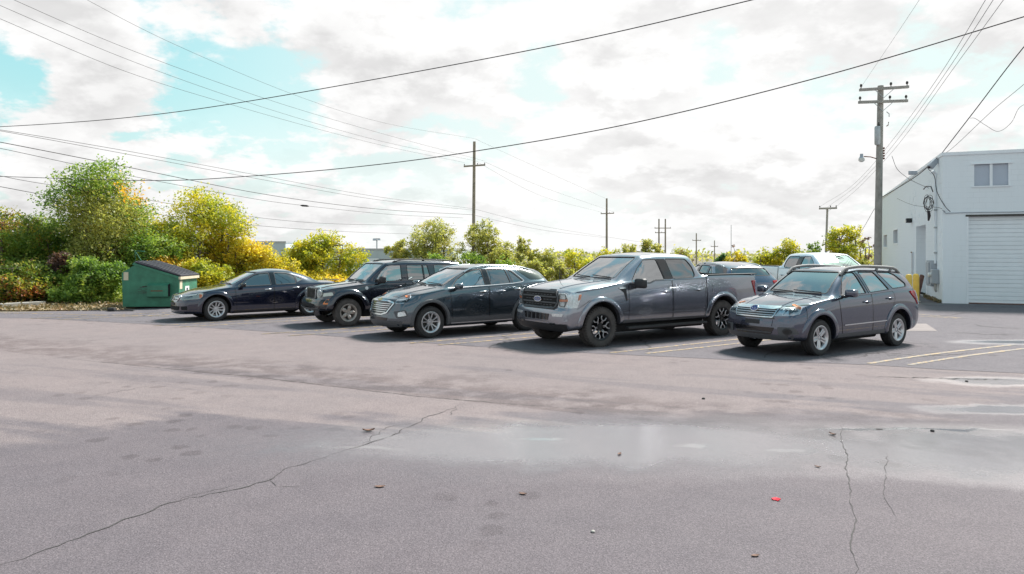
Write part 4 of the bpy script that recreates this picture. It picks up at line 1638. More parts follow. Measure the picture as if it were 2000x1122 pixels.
F_ = [tuple(range(n_)), tuple(range(2 * n_ - 1, n_ - 1, -1))] + [((i + 1) % n_, i, i + n_, (i + 1) % n_ + n_) for i in range(n_)]
fk = obj('fork_pocket', V_, F_, 'green_paint', du)
MB().box(1.621, 1.63, -.18, -.02, .42, .84).build('pocket_opening', 'well_black', fk)
MB().box(1.05, 1.45, -.206, -.2005, .60, .63).build('rust_scratch', 'rust', fk)
MB().box(.06, .22, -.008, -.001, .98, 1.26).build('sticker', 'sticker_cream', du)
MB().box(1.921, 1.928, .06, .28, .66, .95).build('sticker', 'sticker_cream', du)
s2 = MB().box(1.921, 1.928, .55, .92, .48, .74).build('sticker', 'sticker_white', du)
MB().box(1.929, 1.931, .66, .80, .54, .68).build('sticker_print', 'ink', s2)
random.seed(3)
for k in range(14):
    x0 = .42 + random.random() * .45; z0 = .52 + random.random() * .26; L = random.uniform(.05, .3)
    MB().box(x0, x0 + L, -.004, -.001, z0, z0 + random.uniform(.006, .02)).build('scrape', 'steel_dark', du)
fb = MB().tube([(.25, .5, 1.40), (.22, .5, 2.0), (.55, .5, 1.98)], .018, 6); fb.tube([(.25, .5, 1.95), (.45, .5, 1.62)], .014, 6)
fb.build('lid_bracket', 'green_paint', du)
MB().box(.1, 1.85, .08, 1.6, 0, .06).build('skid_base', 'well_black', du)

# ------------------------------------------------------------------ kerb and small things on the ground
kp = [gp(-120, 606), gp(0, 602), gp(85, 597)]
kb = MB()
for a, b_ in zip(kp[:-1], kp[1:]):
    a = Vector((*a, 0)); b_ = Vector((*b_, 0)); t = (b_ - a).normalized(); nn = Vector((-t.y, t.x, 0)) * .16
    V_ = [a - nn, b_ - nn, b_ + nn, a + nn]
    V_ = [(v.x, v.y, -.02) for v in V_] + [(v.x, v.y, .15) for v in V_]
    kb.add(V_, [(0, 3, 2, 1), (4, 5, 6, 7), (0, 1, 5, 4), (1, 2, 6, 5), (2, 3, 7, 6), (3, 0, 4, 7)])
ko = kb.build('kerb', 'concrete'); ko['kind'] = 'structure'
lt = flat('leaf_litter_verge', [gp(-300, 606), gp(0, 607), gp(120, 607), gp(235, 605), (-12.5, 25.8), (-9, 29), (-14, 31), (-24, 29), (-40, 27)], .012, 'litter', kind='structure')


def scrap(name, label, cat, px_, py_, size, mat, group=None, curl=.5, rz=None, z=.006):
    x_, y_ = gp(px_, py_)
    n_ = 6
    V_ = []; F_ = []
    for i in range(n_ + 1):
        t = i / n_ * 2 - 1
        w = (1 - abs(t) ** 1.6) * .45 + .06
        for s_ in (-1, 0, 1):
            V_.append((t * size, s_ * w * size, z + abs(s_) * curl * size * .25 + (1 - math.cos(t * 1.2)) * curl * size * .5))
    for i in range(n_):
        for j in range(2):
            F_.append((i * 3 + j, (i + 1) * 3 + j, (i + 1) * 3 + j + 1, i * 3 + j + 1))
    V2 = V_ + [(v[0], v[1], v[2] - .002) for v in V_]
    k = len(V_)
    F_ = F_ + [tuple(i + k for i in f[::-1]) for f in F_]
    o = obj(name, V2, F_, mat, None, True, loc=(x_, y_, 0.0), rot=(0, 0, random.uniform(0, 6) if rz is None else rz))
    tag(o, label, cat, group)
    return o


scrap('fallen_leaf', 'curled brown leaf beside the bright white puddle reflection', 'leaf', 720, 843, .065, 'leaf_brown', 'fallen leaves on the aisle', .8, .2)
scrap('fallen_leaf', 'flat reddish leaf on the dark asphalt below the white puddle reflection', 'leaf', 742, 952, .045, 'leaf_brown', 'fallen leaves on the aisle', .3, .1)
scrap('fallen_leaf', 'small brown leaf near the top of the right-hand crack', 'leaf', 1626, 850, .045, 'leaf_brown', 'fallen leaves on the aisle', .8)
scrap('fallen_leaf', 'tiny tan leaf on wet asphalt in the middle foreground', 'leaf', 1021, 966, .035, 'leaf_brown', 'fallen leaves on the aisle', .4)
scrap('fallen_leaf', 'small orange leaf below the blue puddle reflection', 'leaf', 1597, 913, .03, 'leaf_brown', 'fallen leaves on the aisle', .5)
scrap('fallen_leaf', 'thin straw-coloured leaf near the bottom edge left of the right-hand crack', 'leaf', 1475, 1087, .03, 'leaf_brown', 'fallen leaves on the aisle', .3)
scrap('fallen_leaf', 'faint tan leaf on the wet sheen left of the blue puddle reflection', 'leaf', 1210, 888, .035, 'leaf_brown', 'fallen leaves on the aisle', .4)
rw = thing('red_wrapper', 'crumpled red plastic wrapper on the foreground asphalt', 'litter', (*gp(1513, 976), 0), .5)
MB().rbox(-.028, .028, -.015, .015, .004, .010, .002, 1).xf(Matrix.Rotation(.25, 4, 'X')).build('wrapper_half', 'plastic_red', rw)
MB().rbox(-.015, .025, -.045, -.012, .004, .011, .002, 1).xf(Matrix.Rotation(-.3, 4, 'Y')).build('wrapper_half', 'plastic_red', rw)
st = MB().lathe([(.001, .0), (.014, .002), (.017, .007), (.011, .013), (.001, .015)], 9).build('pebble', 'concrete', None, True, loc=(*gp(1158, 1040), 0))
tag(st, 'small pale pebble on the foreground asphalt', 'stone')
db = thing('rubber_debris', 'dark strip of debris lying on the lot left of the dumpster', 'debris', (*gp(225, 608.5), 0), .1)
MB().rbox(-.22, .0, -.1, .1, .01, .12, .03, 2).build('chunk', 'rubber', db)
MB().rbox(-.02, .6, -.08, .06, .01, .04, .012, 1).build('strip', 'rubber', db)
for px_, py_, lab in [(1888, 746, 'dark pebble in the puddle at the right edge'), (1374, 780, 'dark pebble on the aisle in front of the grey pickup'), (1821, 843, 'dark pebble near the thin bright water streak')]:
    o = MB().lathe([(.001, .0), (.02, .002), (.024, .01), (.014, .02), (.001, .022)], 8).build('pebble', 'rubber', None, True, loc=(*gp(px_, py_), 0))
    tag(o, lab, 'stone', 'dark pebbles')

# ------------------------------------------------------------------ trees and shrubs


def leaves_mesh(name, C, size, mat, rng, flat_=0.35):
    n = len(C)
    nr = rng.normal(size=(n, 3)); nr[:, 2] = np.abs(nr[:, 2]) + flat_
    nr /= np.linalg.norm(nr, axis=1)[:, None]
    a = rng.normal(size=(n, 3))
    u = np.cross(nr, a); u /= np.linalg.norm(u, axis=1)[:, None] + 1e-9
    v = np.cross(nr, u)
    sz = size * rng.uniform(.6, 1.3, size=(n, 1))
    Vv = np.empty((n, 4, 3))
    Vv[:, 0] = C - u * sz; Vv[:, 1] = C - v * sz * .55 + u * sz * .1 + nr * sz * .12
    Vv[:, 2] = C + u * sz; Vv[:, 3] = C + v * sz * .55 + u * sz * .1 + nr * sz * .12
    me = bpy.data.meshes.new(name)
    me.vertices.add(n * 4); me.loops.add(n * 4); me.polygons.add(n)
    me.vertices.foreach_set('co', Vv.reshape(-1))
    me.loops.foreach_set('vertex_index', np.arange(n * 4, dtype=np.int32))
    me.polygons.foreach_set('loop_start', np.arange(0, n * 4, 4, dtype=np.int32))
    me.update(calc_edges=True)
    me.materials.append(MATS[mat])
    return me


def plant(name, label, cat, px, top, width, Y, mat, nleaf, shape='round', leaf=.07, stems=1, group=None, seed=1, z0=None, trunk_r=None, patches=(), sparse=0.0, trunk_mat='trunk_bark', lean=0.0):
    rng = np.random.default_rng(seed)
    base = zg(Y) if z0 is None else z0
    X = (px - 1000) * Y / FPX
    H = CAM_H + (493 - top) * Y / FPX - base
    R = width * Y / FPX / 2 * 1.22
    nleaf = int(nleaf * 1.6)
    root = thing(name, label, cat, (X, Y, base), 0, group)
    # crown envelope
    lob = []
    nl = {'round': 20, 'tree': 22, 'bush': 16, 'airy': 16, 'tall': 18}[shape]
    for k in range(nl):
        h = (k + rng.uniform(.2, .8)) / nl
        if shape == 'round':
            hh = .12 + .80 * h; pr = math.sin(PI * min(1, (.18 + .80 * h))) ** .7
        elif shape == 'tree':
            hh = .10 + .82 * h; pr = (1.0 if h < .5 else 1.0 - (h - .5) * 1.25)
        elif shape == 'bush':
            hh = .06 + .80 * h; pr = 1.0 - .55 * h * h
        elif shape == 'airy':
            hh = .38 + .54 * h; pr = math.sin(PI * (.2 + .7 * h)) ** .8
        else:
            hh = .15 + .78 * h; pr = 1.0 - .6 * h
        a = rng.uniform(0, 2 * PI); rad = R * pr * math.sqrt(rng.uniform(.15, 1)) * .72
        rr = R * (.27 + .22 * rng.random()) * (0.6 + .4 * pr)
        lob.append((rad * math.cos(a) + lean * hh, rad * math.sin(a) * .75, H * hh, rr, rr * .85, min(rr * .8, H * .16)))
    cl = []
    w = np.array([l[3] ** 2 for l in lob]); w /= w.sum()
    ncl = max(24, nleaf // 34)
    for k in range(ncl):
        l = lob[rng.choice(len(lob), p=w)]
        d = rng.normal(size=3); d /= np.linalg.norm(d)
        r = rng.uniform(.45, 1.0) ** .6
        if rng.random() < .12:
            r *= 1.28
        cl.append((l[0] + d[0] * l[3] * r, l[1] + d[1] * l[4] * r, l[2] + d[2] * l[5] * r))
    cl = np.array(cl)
    cl[:, 2] = np.clip(cl[:, 2], .12, H * 1.02)
    if sparse:
        cl = cl[rng.random(len(cl)) > sparse]
    per = max(4, nleaf // len(cl))
    sig = max(.10, R * .085)
    ax = rng.normal(size=(len(cl), 3)); ax /= np.linalg.norm(ax, axis=1)[:, None]; ax[:, 2] = np.abs(ax[:, 2]) * .7
    t = rng.uniform(-1, 1, size=(len(cl), per, 1))
    C = cl[:, None, :] + ax[:, None, :] * t * sig * 1.7 + rng.normal(size=(len(cl), per, 3)) * sig * .55
    C = C.reshape(-1, 3)
    C[:, 2] = np.maximum(C[:, 2], .03)
    # patches of another colour: leaves of the crown inside a ball take another material
    rest = np.ones(len(C), bool)
    for (dx_, dz_, rr, pm) in patches:
        m = (((C[:, 0] - dx_ * R) ** 2 + (C[:, 2] - dz_ * H) ** 2) < (rr * R * (0.7 + .5 * rng.random(len(C)))) ** 2) & rest
        if m.sum() > 20:
            me = leaves_mesh('crown_patch', C[m], leaf, pm, rng)
            o = link(bpy.data.objects.new('crown_patch', me), root)
            o['kind'] = 'stuff'
            rest &= ~m
    me = leaves_mesh('crown', C[rest], leaf, mat, rng)
    link(bpy.data.objects.new('crown', me), root)
    # trunk(s) and limbs
    tr = trunk_r or max(.03, H * .022)
    tk = MB(); bm_ = MB()
    tops = []
    for s_ in range(stems):
        a = 2 * PI * s_ / max(1, stems) + rng.uniform(0, 1)
        b0 = Vector((math.cos(a), math.sin(a), 0)) * (0 if stems == 1 else R * .22)
        b1 = Vector((math.cos(a) * R * (.1 if stems == 1 else .38) + lean * .8, math.sin(a) * R * .25, H * .78))
        pts = []
        for i in range(7):
            q_ = i / 6
            p = b0.lerp(b1, q_) + Vector((rng.normal() * .04, rng.normal() * .04, 0)) * H * .15 * (q_ > 0)
            pts.append(p)
        pts[0].z = -.15
        tk.tube(pts, [tr * (1.15 - .85 * i / 6) for i in range(7)], 7)
        tops.append(pts)
    sel = rng.choice(len(cl), size=min(len(cl), 44), replace=False)
    for i in sel:
        c = Vector(cl[i])
        st_ = tops[i % len(tops)]
        k = int(np.clip((c.z / H - .18) / .62 * 6, 0, 6))
        p0 = st_[k]
        mid = p0.lerp(c, .5) + Vector((0, 0, -.06 * (c - p0).length))
        bm_.tube([p0, mid, c], [tr * .36, tr * .20, tr * .06], 4, caps=False)
    tk.build('trunk', trunk_mat, root, True, 60)
    b = bm_.build('limbs', trunk_mat, root, True, 60)
    b['kind'] = 'stuff'
    return root


GL = 'trees along the left edge of the lot'
GM = 'trees beyond the middle of the lot'
GR = 'trees beyond the right of the lot'
# left: the thicket behind the dumpster
plant('tree', 'tall green tree rising above the thicket left of the dumpster', 'tree', 185, 322, 235, 31, 'leaf_green', 21000, 'tree', .062, 3, GL, 5, 0, patches=((.62, .82, .22, 'leaf_orange'), (.2, .52, .5, 'leaf_pale')))
plant('tree', 'yellow-green tree with upright twigs right behind the dumpster', 'tree', 392, 380, 215, 33, 'leaf_ygreen', 19000, 'tree', .062, 3, GL, 8, 0)
plant('shrub', 'golden shrub sloping down behind the black sedan roof', 'shrub', 475, 462, 130, 33.5, 'leaf_yellow', 10000, 'bush', .062, 3, GL, 11, 0)
plant('shrub', 'golden bush low behind the black sedan windshield', 'shrub', 530, 497, 120, 34, 'leaf_yellow', 7000, 'bush', .062, 3, GL, 12, 0)
plant('shrub', 'green and red creeper-covered shrub at the left edge', 'shrub', 10, 398, 180, 29.5, 'leaf_mixed', 16000, 'bush', .06, 3, GL, 13, 0, patches=((.3, .50, .35, 'leaf_green'), (-.1, .62, .14, 'leaf_orange'), (.2, .3, .12, 'leaf_orange')))
plant('shrub', 'low green bush with orange sprays at the left edge above the kerb', 'shrub', 30, 505, 150, 27.6, 'leaf_mixed', 9000, 'bush', .055, 3, GL, 14, 0)
plant('shrub', 'dark plum-coloured bush in the thicket between the left edge and the dumpster', 'shrub', 112, 490, 85, 28.2, 'leaf_green', 8000, 'bush', .055, 2, GL, 15, 0, patches=((0, .85, .55, 'leaf_plum'), (-.4, .3, .3, 'leaf_orange')))
plant('shrub', 'bright green bush just left of the dumpster', 'shrub', 185, 500, 130, 27.8, 'leaf_green', 10000, 'bush', .055, 3, GL, 16, 0)
plant('shrub', 'leafy green shrub filling the thicket under the tall green tree', 'shrub', 130, 440, 190, 31, 'leaf_green', 11000, 'bush', .06, 3, GL, 17, 0)
plant('shrub', 'shrub with an orange spray directly above the dumpster lid', 'shrub', 290, 455, 150, 30.5, 'leaf_green', 10000, 'bush', .06, 3, GL, 18, 0, patches=((.42, .42, .3, 'leaf_orange'), (.9, .35, .4, 'leaf_yellow')))
plant('shrub', 'yellowing shrub between the dumpster and the sedan hood', 'shrub', 405, 505, 110, 30.5, 'leaf_ygreen', 7000, 'bush', .06, 3, GL, 19, 0)
plant('shrub', 'brownish low growth along the fence behind the sedan', 'shrub', 350, 540, 120, 29.6, 'leaf_yellow', 4000, 'bush', .055, 3, GL, 20, 0)
plant('shrub', 'leafy yellow-green growth between the tall green tree and the yellow-green tree', 'shrub', 318, 415, 90, 32.5, 'leaf_ygreen', 6000, 'bush', .06, 2, GL, 31, 0)
plant('shrub', 'tall light green shrub joining the right flank of the tall green tree', 'shrub', 240, 385, 150, 32, 'leaf_pale', 12000, 'tree', .06, 3, GL, 32, 0)
plant('shrub', 'tall green shrub joining the left flank of the tall green tree', 'shrub', 85, 425, 130, 31.5, 'leaf_green', 9000, 'tree', .06, 3, GL, 33, 0)
plant('shrub', 'yellow shrub filling the gap right of the yellow-green tree', 'shrub', 450, 430, 110, 33.6, 'leaf_yellow', 8000, 'bush', .06, 3, GL, 34, 0)
# middle
plant('shrub', 'yellow-green bush between the golden shrubs and the warehouse lettering', 'shrub', 575, 478, 115, 39, 'leaf_ygreen', 9000, 'bush', .07, 3, GM, 21, 0)
plant('shrub', 'rounded yellow shrub with bare top twigs left of the warehouse lettering', 'shrub', 640, 456, 125, 39, 'leaf_ygreen', 9000, 'round', .07, 3, GM, 22, 0)
plant('shrub', 'tawny low bush behind the hood of the boxy black suv', 'shrub', 640, 530, 130, 38, 'leaf_yellow', 4500, 'bush', .07, 3, GM, 23, 0)
plant('tree', 'small pale green tree above the roof of the boxy black suv', 'tree', 780, 462, 66, 62, 'leaf_pale', 5200, 'round', .10, 1, GM, 24)
plant('tree', 'airy spreading tree with forked trunk left of the tall middle pole', 'tree', 848, 428, 108, 62, 'leaf_pale', 7000, 'airy', .09, 2, GM, 25, sparse=.1)
plant('tree', 'airy tree leaning over the tall middle pole', 'tree', 936, 428, 84, 63, 'leaf_pale', 5500, 'airy', .09, 2, GM, 26, sparse=.1)
plant('tree', 'low green tree right of the tall middle pole', 'tree', 975, 464, 84, 64, 'leaf_pale', 5500, 'round', .10, 2, GM, 27, sparse=.1)
plant('tree', 'pale tree with a tall left shoulder above the crossover roof end', 'tree', 1024, 459, 60, 66, 'leaf_pale', 5500, 'tree', .10, 2, GM, 28)
plant('shrub', 'dense pale green thicket left of the grey pickup windshield', 'shrub', 1062, 480, 85, 66, 'leaf_pale', 7000, 'bush', .10, 3, GM, 29)
plant('shrub', 'thicket of olive foliage above the hood of the grey pickup', 'shrub', 1130, 488, 90, 70, 'leaf_ygreen', 6000, 'bush', .11, 3, GM, 30)
for i, (px_, tp, wd, mt, wt_) in enumerate([(735, 520, 70, 'leaf_ygreen', 'left of the small pale tree'), (800, 505, 80, 'leaf_ygreen', 'under the small pale tree'), (865, 490, 90, 'leaf_green', 'under the airy forked tree'),
                                        (925, 485, 80, 'leaf_green', 'at the foot of the tall middle pole'), (985, 497, 80, 'leaf_green', 'behind the roof of the slate crossover'), (1040, 500, 70, 'leaf_pale', 'behind the tail of the slate crossover'),
                                        (1100, 505, 70, 'leaf_pale', 'in the gap between crossover and pickup')]):
    plant('shrub', 'low bushy undergrowth ' + wt_, 'shrub', px_, tp, wd, 58, mt, 4500, 'bush', .10, 3, GM, 40 + i)
# right of the pickup roof and beyond
for i, (px_, tp, wd, Y_, mt, shp, nl_, lab) in enumerate([
        (1190, 485, 90, 90, 'leaf_ygreen', 'bush', 5000, 'olive bush at the foot of the second pole'),
        (1233, 474, 70, 90, 'leaf_pale', 'round', 4500, 'round olive tree over the roof of the grey pickup'),
        (1270, 464, 66, 90, 'leaf_pale', 'round', 4500, 'taller olive tree left of the paired poles'),
        (1315, 484, 80, 92, 'leaf_pale', 'bush', 4000, 'pale bush right of the paired poles'),
        (1376, 508, 26, 60, 'leaf_ygreen', 'bush', 1500, 'small tawny bush over the cab corner of the grey pickup'),
        (1406, 494, 34, 58, 'leaf_dark', 'tall', 3000, 'dark green conical shrub left of the yellow thicket'),
        (1440, 486, 70, 57, 'leaf_yellow', 'bush', 5000, 'bright yellow bush right of the dark conical shrub'),
        (1495, 478, 85, 56, 'leaf_ygreen', 'bush', 6500, 'broad yellow-green thicket behind the silver pickup bed'),
        (1545, 466, 85, 56, 'leaf_ygreen', 'round', 6000, 'yellow-green tree over the silver pickup cab'),
        (1590, 470, 60, 57, 'leaf_green', 'round', 4200, 'green tree beside the leaning tee pole'),
        (1650, 437, 92, 54, 'leaf_ygreen', 'round', 8000, 'tallest green and gold tree left of the building pole'),
        (1610, 500, 120, 52, 'leaf_ygreen', 'bush', 6000, 'low yellow hedge behind the silver pickup roof'),
        (1690, 505, 60, 52, 'leaf_pale', 'bush', 3500, 'dull olive bush at the foot of the building pole')]):
    plant('shrub' if shp == 'bush' else 'tree', lab, 'shrub' if shp == 'bush' else 'tree', px_, tp, wd, Y_, mt, nl_, shp, .09 if Y_ < 80 else .14, 2, GR, 60 + i)
plant('tree', 'sparse reddish tree just left of the building pole', 'tree', 1692, 458, 50, 53, 'leaf_plum', 900, 'round', .08, 3, GR, 80, sparse=.3)
plant('tree', 'nearly bare tree above the yellow bush', 'tree', 1430, 468, 44, 60, 'leaf_plum', 260, 'round', .08, 3, GR, 81)
plant('tree', 'nearly bare grey tree above the yellow-green thicket', 'tree', 1492, 468, 40, 60, 'leaf_plum', 240, 'round', .08, 3, GR, 82)
plant('tree', 'nearly bare tree left of the thin dark pole', 'tree', 1338, 478, 40, 90, 'leaf_plum', 220, 'round', .1, 3, GR, 83)
# far tree line closing the horizon
rng = np.random.default_rng(77)
C = []
for k in range(9000):
    x_ = rng.uniform(-260, 300); y_ = rng.uniform(240, 262)
    hh = 3.6 + 1.2 * math.sin(x_ * .11) + 1.0 * math.sin(x_ * .31 + 1) + rng.normal() * .4
    C.append((x_, y_, -2.5 + rng.uniform(0, 1) ** .7 * hh))
o = link(bpy.data.objects.new('far_wood', leaves_mesh('far_wood', np.array(C), .75, 'leaf_pale', rng)))
tag(o, 'far-off hazy line of woodland along the horizon', 'woodland'); o['kind'] = 'stuff'
# dry grass along the verge and at the wall foot
C = []
for k in range(1500):
    px_ = rng.uniform(0, 240); py_ = rng.uniform(594, 608)
    x_, y_ = gp(px_, py_)
    C.append((x_, y_, .02 + abs(rng.normal()) * .05))
for k in range(500):
    p = wp(rng.normal() * .06 - .05, rng.uniform(.1, 4.0), .02 + abs(rng.normal()) * .05)
    C.append(tuple(p))
o = link(bpy.data.objects.new('dry_grass', leaves_mesh('dry_grass', np.array(C), .05, 'grass', rng, 0.0)))
tag(o, 'dry grass and fallen leaves along the verge left of the dumpster', 'grass'); o['kind'] = 'stuff'

# ------------------------------------------------------------------ utility poles


def pole(label, px, top, Y, r, mat, arms, px_base=None, group='utility poles', pins=True, name='utility_pole'):
    """arms: (pixel y, left px, right px, braces)"""
    base = zg(Y)
    xb = ((px if px_base is None else px_base) - 1000) * Y / FPX
    P1 = at(px, top, Y)
    t = thing(name, label, 'utility pole', (xb, Y, base), 0, group)
    top_l = P1 - Vector((xb, Y, base))
    MB().tube([(0, 0, -.3), top_l * .5, top_l], [r, r * .86, r * .72], 12).build('post', mat, t, True, 60)
    for (ya, xl, xr, yl, yr, br) in arms:
        a = at(xl, yl, Y) - Vector((xb, Y + r * 1.1, base)); b_ = at(xr, yr, Y) - Vector((xb, Y + r * 1.1, base))
        d = b_ - a
        m = MB()
        hh = .055 if Y < 60 else .08
        V_ = []
        for e in (a, b_):
            for (sy, sz) in ((-1, -1), (1, -1), (1, 1), (-1, 1)):
                V_.append(e + Vector((0, sy * hh, sz * hh)))
        m.add(V_, [(0, 1, 2, 3), (7, 6, 5, 4), (0, 4, 5, 1), (1, 5, 6, 2), (2, 6, 7, 3), (3, 7, 4, 0)])
        arm = m.build('crossarm', mat, t)
        if br:
            mid = (a + b_) / 2
            for s_ in (.28, .72):
                p = a.lerp(b_, s_)
                MB().tube([p - Vector((0, .05, 0)), Vector((mid.x, mid.y + r * .2, mid.z - abs(d.x) * .19))], .014, 5).build('brace', 'galvanised', arm)
        if pins:
            for s_ in (.03, .64, .97):
                p = a.lerp(b_, s_)
                MB().lathe([(.02, 0), (.02, .12), (.05, .14), (.055, .2), (.03, .25), (.001, .26)], 8, c=tuple(p)).build('insulator', 'steel_dark', arm, True, 50)
    return t


pr = pole('weathered grey pole with two crossarms, transformer and lamp beside the white building', 1720, 168, 31, .165, 'pole_grey',
          [(176, 1675, 1770, 178, 172, True), (201, 1673, 1768, 202, 199, True)], 1713)
pb = Vector(pr.location)


def onp(px_, py_, dy=0.0):
    return at(px_, py_, 31) - pb + Vector((0, dy, 0))


a = onp(1711.5, 248, -.1)
tf = MB().lathe([(.001, 0), (.10, 0), (.12, -.05), (.12, -.75), (.10, -.8), (.001, -.8)], 16, c=tuple(a)).build('transformer', 'galvanised', pr, True, 50)
MB().lathe([(.03, 0), (.05, .05), (.03, .12), (.02, .18)], 8, c=tuple(a + Vector((.05, 0, 0)))).build('bushing', 'steel_dark', tf, True, 50)
MB().tube([onp(1728, 220, -.15), onp(1733, 224, -.15), onp(1733, 230, -.15)], .018, 6).build('fuse_cutout', 'galvanised', pr)
MB().tube([onp(1732, 240, -.15), onp(1731, 246, -.15), onp(1728, 248, -.15)], .022, 6).build('lightning_arrester', 'rust', pr)
for k in range(5):
    yy = 292 + k * 5
    MB().lathe([(.02, 0), (.045, .02), (.045, .06), (.02, .08)], 8, c=tuple(onp(1725, yy, -.05))).build('spool_insulator', 'rust', pr, True, 50)
la = MB().tube([onp(1711, 310), onp(1698, 307.5, -.1), onp(1684, 307, -.15)], .022, 6).build('lamp_arm', 'rust', pr, True)
hd = onp(1679, 306, -.17)
ll = MB().lathe([(.001, .10), (.06, .09), (.07, -.04), (.12, -.10), (.001, -.10)], 14, c=tuple(hd)).build('lamp_head', 'box_grey', pr, True, 50)
MB().lathe([(.12, -.10), (.125, -.20), (.06, -.26), (.001, -.27)], 14, c=tuple(hd)).build('lamp_bowl', 'lamp_glass', ll, True, 50)
MB().tube([onp(1714, 471), onp(1718, 468), onp(1722, 465)], .03, 6).build('step_bracket', 'galvanised', pr)
pole('tall slender wooden pole with one crossarm in the middle of the tree line', 926.5, 277, 75, .20, 'pole_wood', [(325, 906, 948, 326, 323, False)], 924)
pole('second wooden pole with a crossarm, right of the tall middle pole', 1185, 388, 125, .22, 'pole_wood', [(417, 1173, 1199, 418, 417, False)])
pole('left pole of the close pair beyond the pickup roof', 1287, 428, 150, .20, 'pole_wood', [(446, 1278, 1310, 446, 446, False)])
pole('right pole of the close pair beyond the pickup roof', 1299.5, 428, 152, .20, 'pole_wood', [(455, 1279, 1299, 455, 455, False)])
pole('thin dark pole above the rear of the pickup cab', 1360, 456, 170, .18, 'pole_wood', [(470, 1352, 1369, 470, 470, False)])
pole('short distant pole right of the thin dark pole', 1395.5, 470, 190, .16, 'pole_wood', [(482, 1388, 1402, 482, 482, False)])
pole('leaning tee-topped pole in front of the tall gold tree', 1616, 407, 66, .12, 'pole_grey', [(408, 1599, 1633, 408, 407, True)], 1610)
mt_ = thing('radio_mast', 'hair-thin mast above the nearly bare tree', 'mast', (*[(1428 - 1000) * 200 / FPX, 200], zg(200)), 0)
MB().tube([(0, 0, 0), (0, 0, at(1428, 440, 200).z + 2.5)], .08, 6).build('shaft', 'galvanised', mt_)
for (px_, tp, lab) in [(812, 457, 'floodlight mast with a twin head left of the airy forked tree'), (736, 466, 'thin floodlight mast above the warehouse roof')]:
    Yl = 110
    t = thing('floodlight_mast', lab, 'lamp post', ((px_ - 1000) * Yl / FPX, Yl, zg(Yl)), 0, 'floodlight masts')
    hz = at(px_, tp, Yl).z + 2.5
    MB().tube([(0, 0, 0), (0, 0, hz - .2)], .10, 8).build('shaft', 'galvanised', t)
    for s_ in (-1, 1):
        MB().rbox(s_ * .08, s_ * .55, -.2, .2, hz - .30, hz - .06, .04, 1).build('lamp_head', 'box_grey', t)
    MB().box(-.5, .5, -.03, .03, hz - .06, hz).build('head_bracket', 'steel_dark', t)

# ------------------------------------------------------------------ overhead lines


def wire(label, pix, Y0, Y1, r, parts=(), n=40, name='overhead_wire', group='overhead wires'):
    """pixel polyline given with the two end distances; the line runs straight in plan"""
    P_ = catmull([np.array(p, float) for p in pix], 10) if len(pix) > 2 else [np.array(pix[0]) + (np.array(pix[1]) - np.array(pix[0])) * t for t in np.linspace(0, 1, 12)]
    if len(pix) > 2:
        P_.append(np.array(pix[-1], float))
    xa, xb = pix[0][0], pix[-1][0]
    ya, yb = pix[0][1], pix[-1][1]
    pts = []
    for p in P_:
        t = ((p[0] - xa) / (xb - xa)) if abs(xb - xa) > abs(yb - ya) else ((p[1] - ya) / (yb - ya))
        Y = 1.0 / ((1 - t) / Y0 + t / Y1)
        pts.append(at(p[0], p[1], Y))
    o = MB().tube(pts, r * 0.78, 5).build(name, 'cable', None, True)
    tag(o, label, 'wire', group)
    return pts


wire('heavy wire climbing from the left edge to the top right of centre', [(-120, 250), (0, 248), (230, 232), (455, 203), (800, 143), (1150, 75), (1470, 0), (1700, -58)], 30, 15, .017)
wire('heavy wire dipping across the whole picture and leaving at the upper right edge', [(-120, 340), (0, 345), (300, 353), (480, 345), (700, 326), (920, 297), (1240, 240), (1620, 146), (2000, 33), (2150, -12)], 32, 13, .016)
wire('topmost thin wire running down to the tip of the tall middle pole', [(90, -48), (170, 0), (330, 82), (560, 180), (740, 238), (926, 271)], 30, 75, .011)
wire('left of the three crossarm wires from the upper left corner', [(-90, 0), (0, 37), (240, 138), (480, 213), (720, 278), (907, 318)], 26, 75, .012)
wire('middle of the three crossarm wires from the upper left corner', [(-90, -30), (0, 11), (240, 113), (480, 199), (720, 270), (934, 316)], 26, 75, .012)
wire('right of the three crossarm wires from the upper left corner', [(-60, -42), (27, 0), (240, 92), (500, 187), (720, 254), (947, 315)], 26, 75, .012)
wire('upper of the twin communication lines to the middle pole', [(-90, 243), (0, 254), (240, 294), (500, 342), (720, 382), (924, 408)], 28, 75, .014)
wire('lower of the twin communication lines to the middle pole', [(-90, 243), (0, 256), (240, 300), (500, 349), (720, 388), (924, 411)], 28, 75, .014)
wire('thick communication cable passing above the dumpster trees', [(-90, 262), (0, 278), (240, 325), (500, 377), (720, 407), (923, 420)], 28, 75, .022)
wire('cable with a small splice case left of centre', [(-90, 272), (0, 290), (240, 341), (480, 386), (595, 402), (760, 419), (905, 426)], 28, 75, .015)
wire('dark cable disappearing into the tall green tree', [(-90, 350), (0, 365), (70, 378), (180, 397), (300, 418), (470, 438), (640, 451), (812, 458)], 28, 95, .018)
wire('grey cable just above the golden shrubs', [(-90, 330), (0, 344), (70, 357), (300, 393), (470, 421), (640, 437), (890, 441)], 28, 75, .014)
sp_ = at(595, 402, 46)
o = MB().tube([sp_ + Vector((-.28, 0, .02)), sp_ + Vector((-.15, 0, 0)), sp_ + Vector((.15, 0, -.02)), sp_ + Vector((.28, 0, -.04))], [.02, .06, .06, .02], 8).build('splice_case', 'cable', None, True)
tag(o, 'small dark splice case hanging on the cable left of centre', 'splice case')
for i, (pa, nm) in enumerate([([(924, 408), (1050, 440), (1184, 463)], 'upper'), ([(923, 420), (1050, 448), (1184, 465)], 'lower')]):
    wire(nm + ' communication line from the middle pole to the second pole', pa, 75, 125, .016)
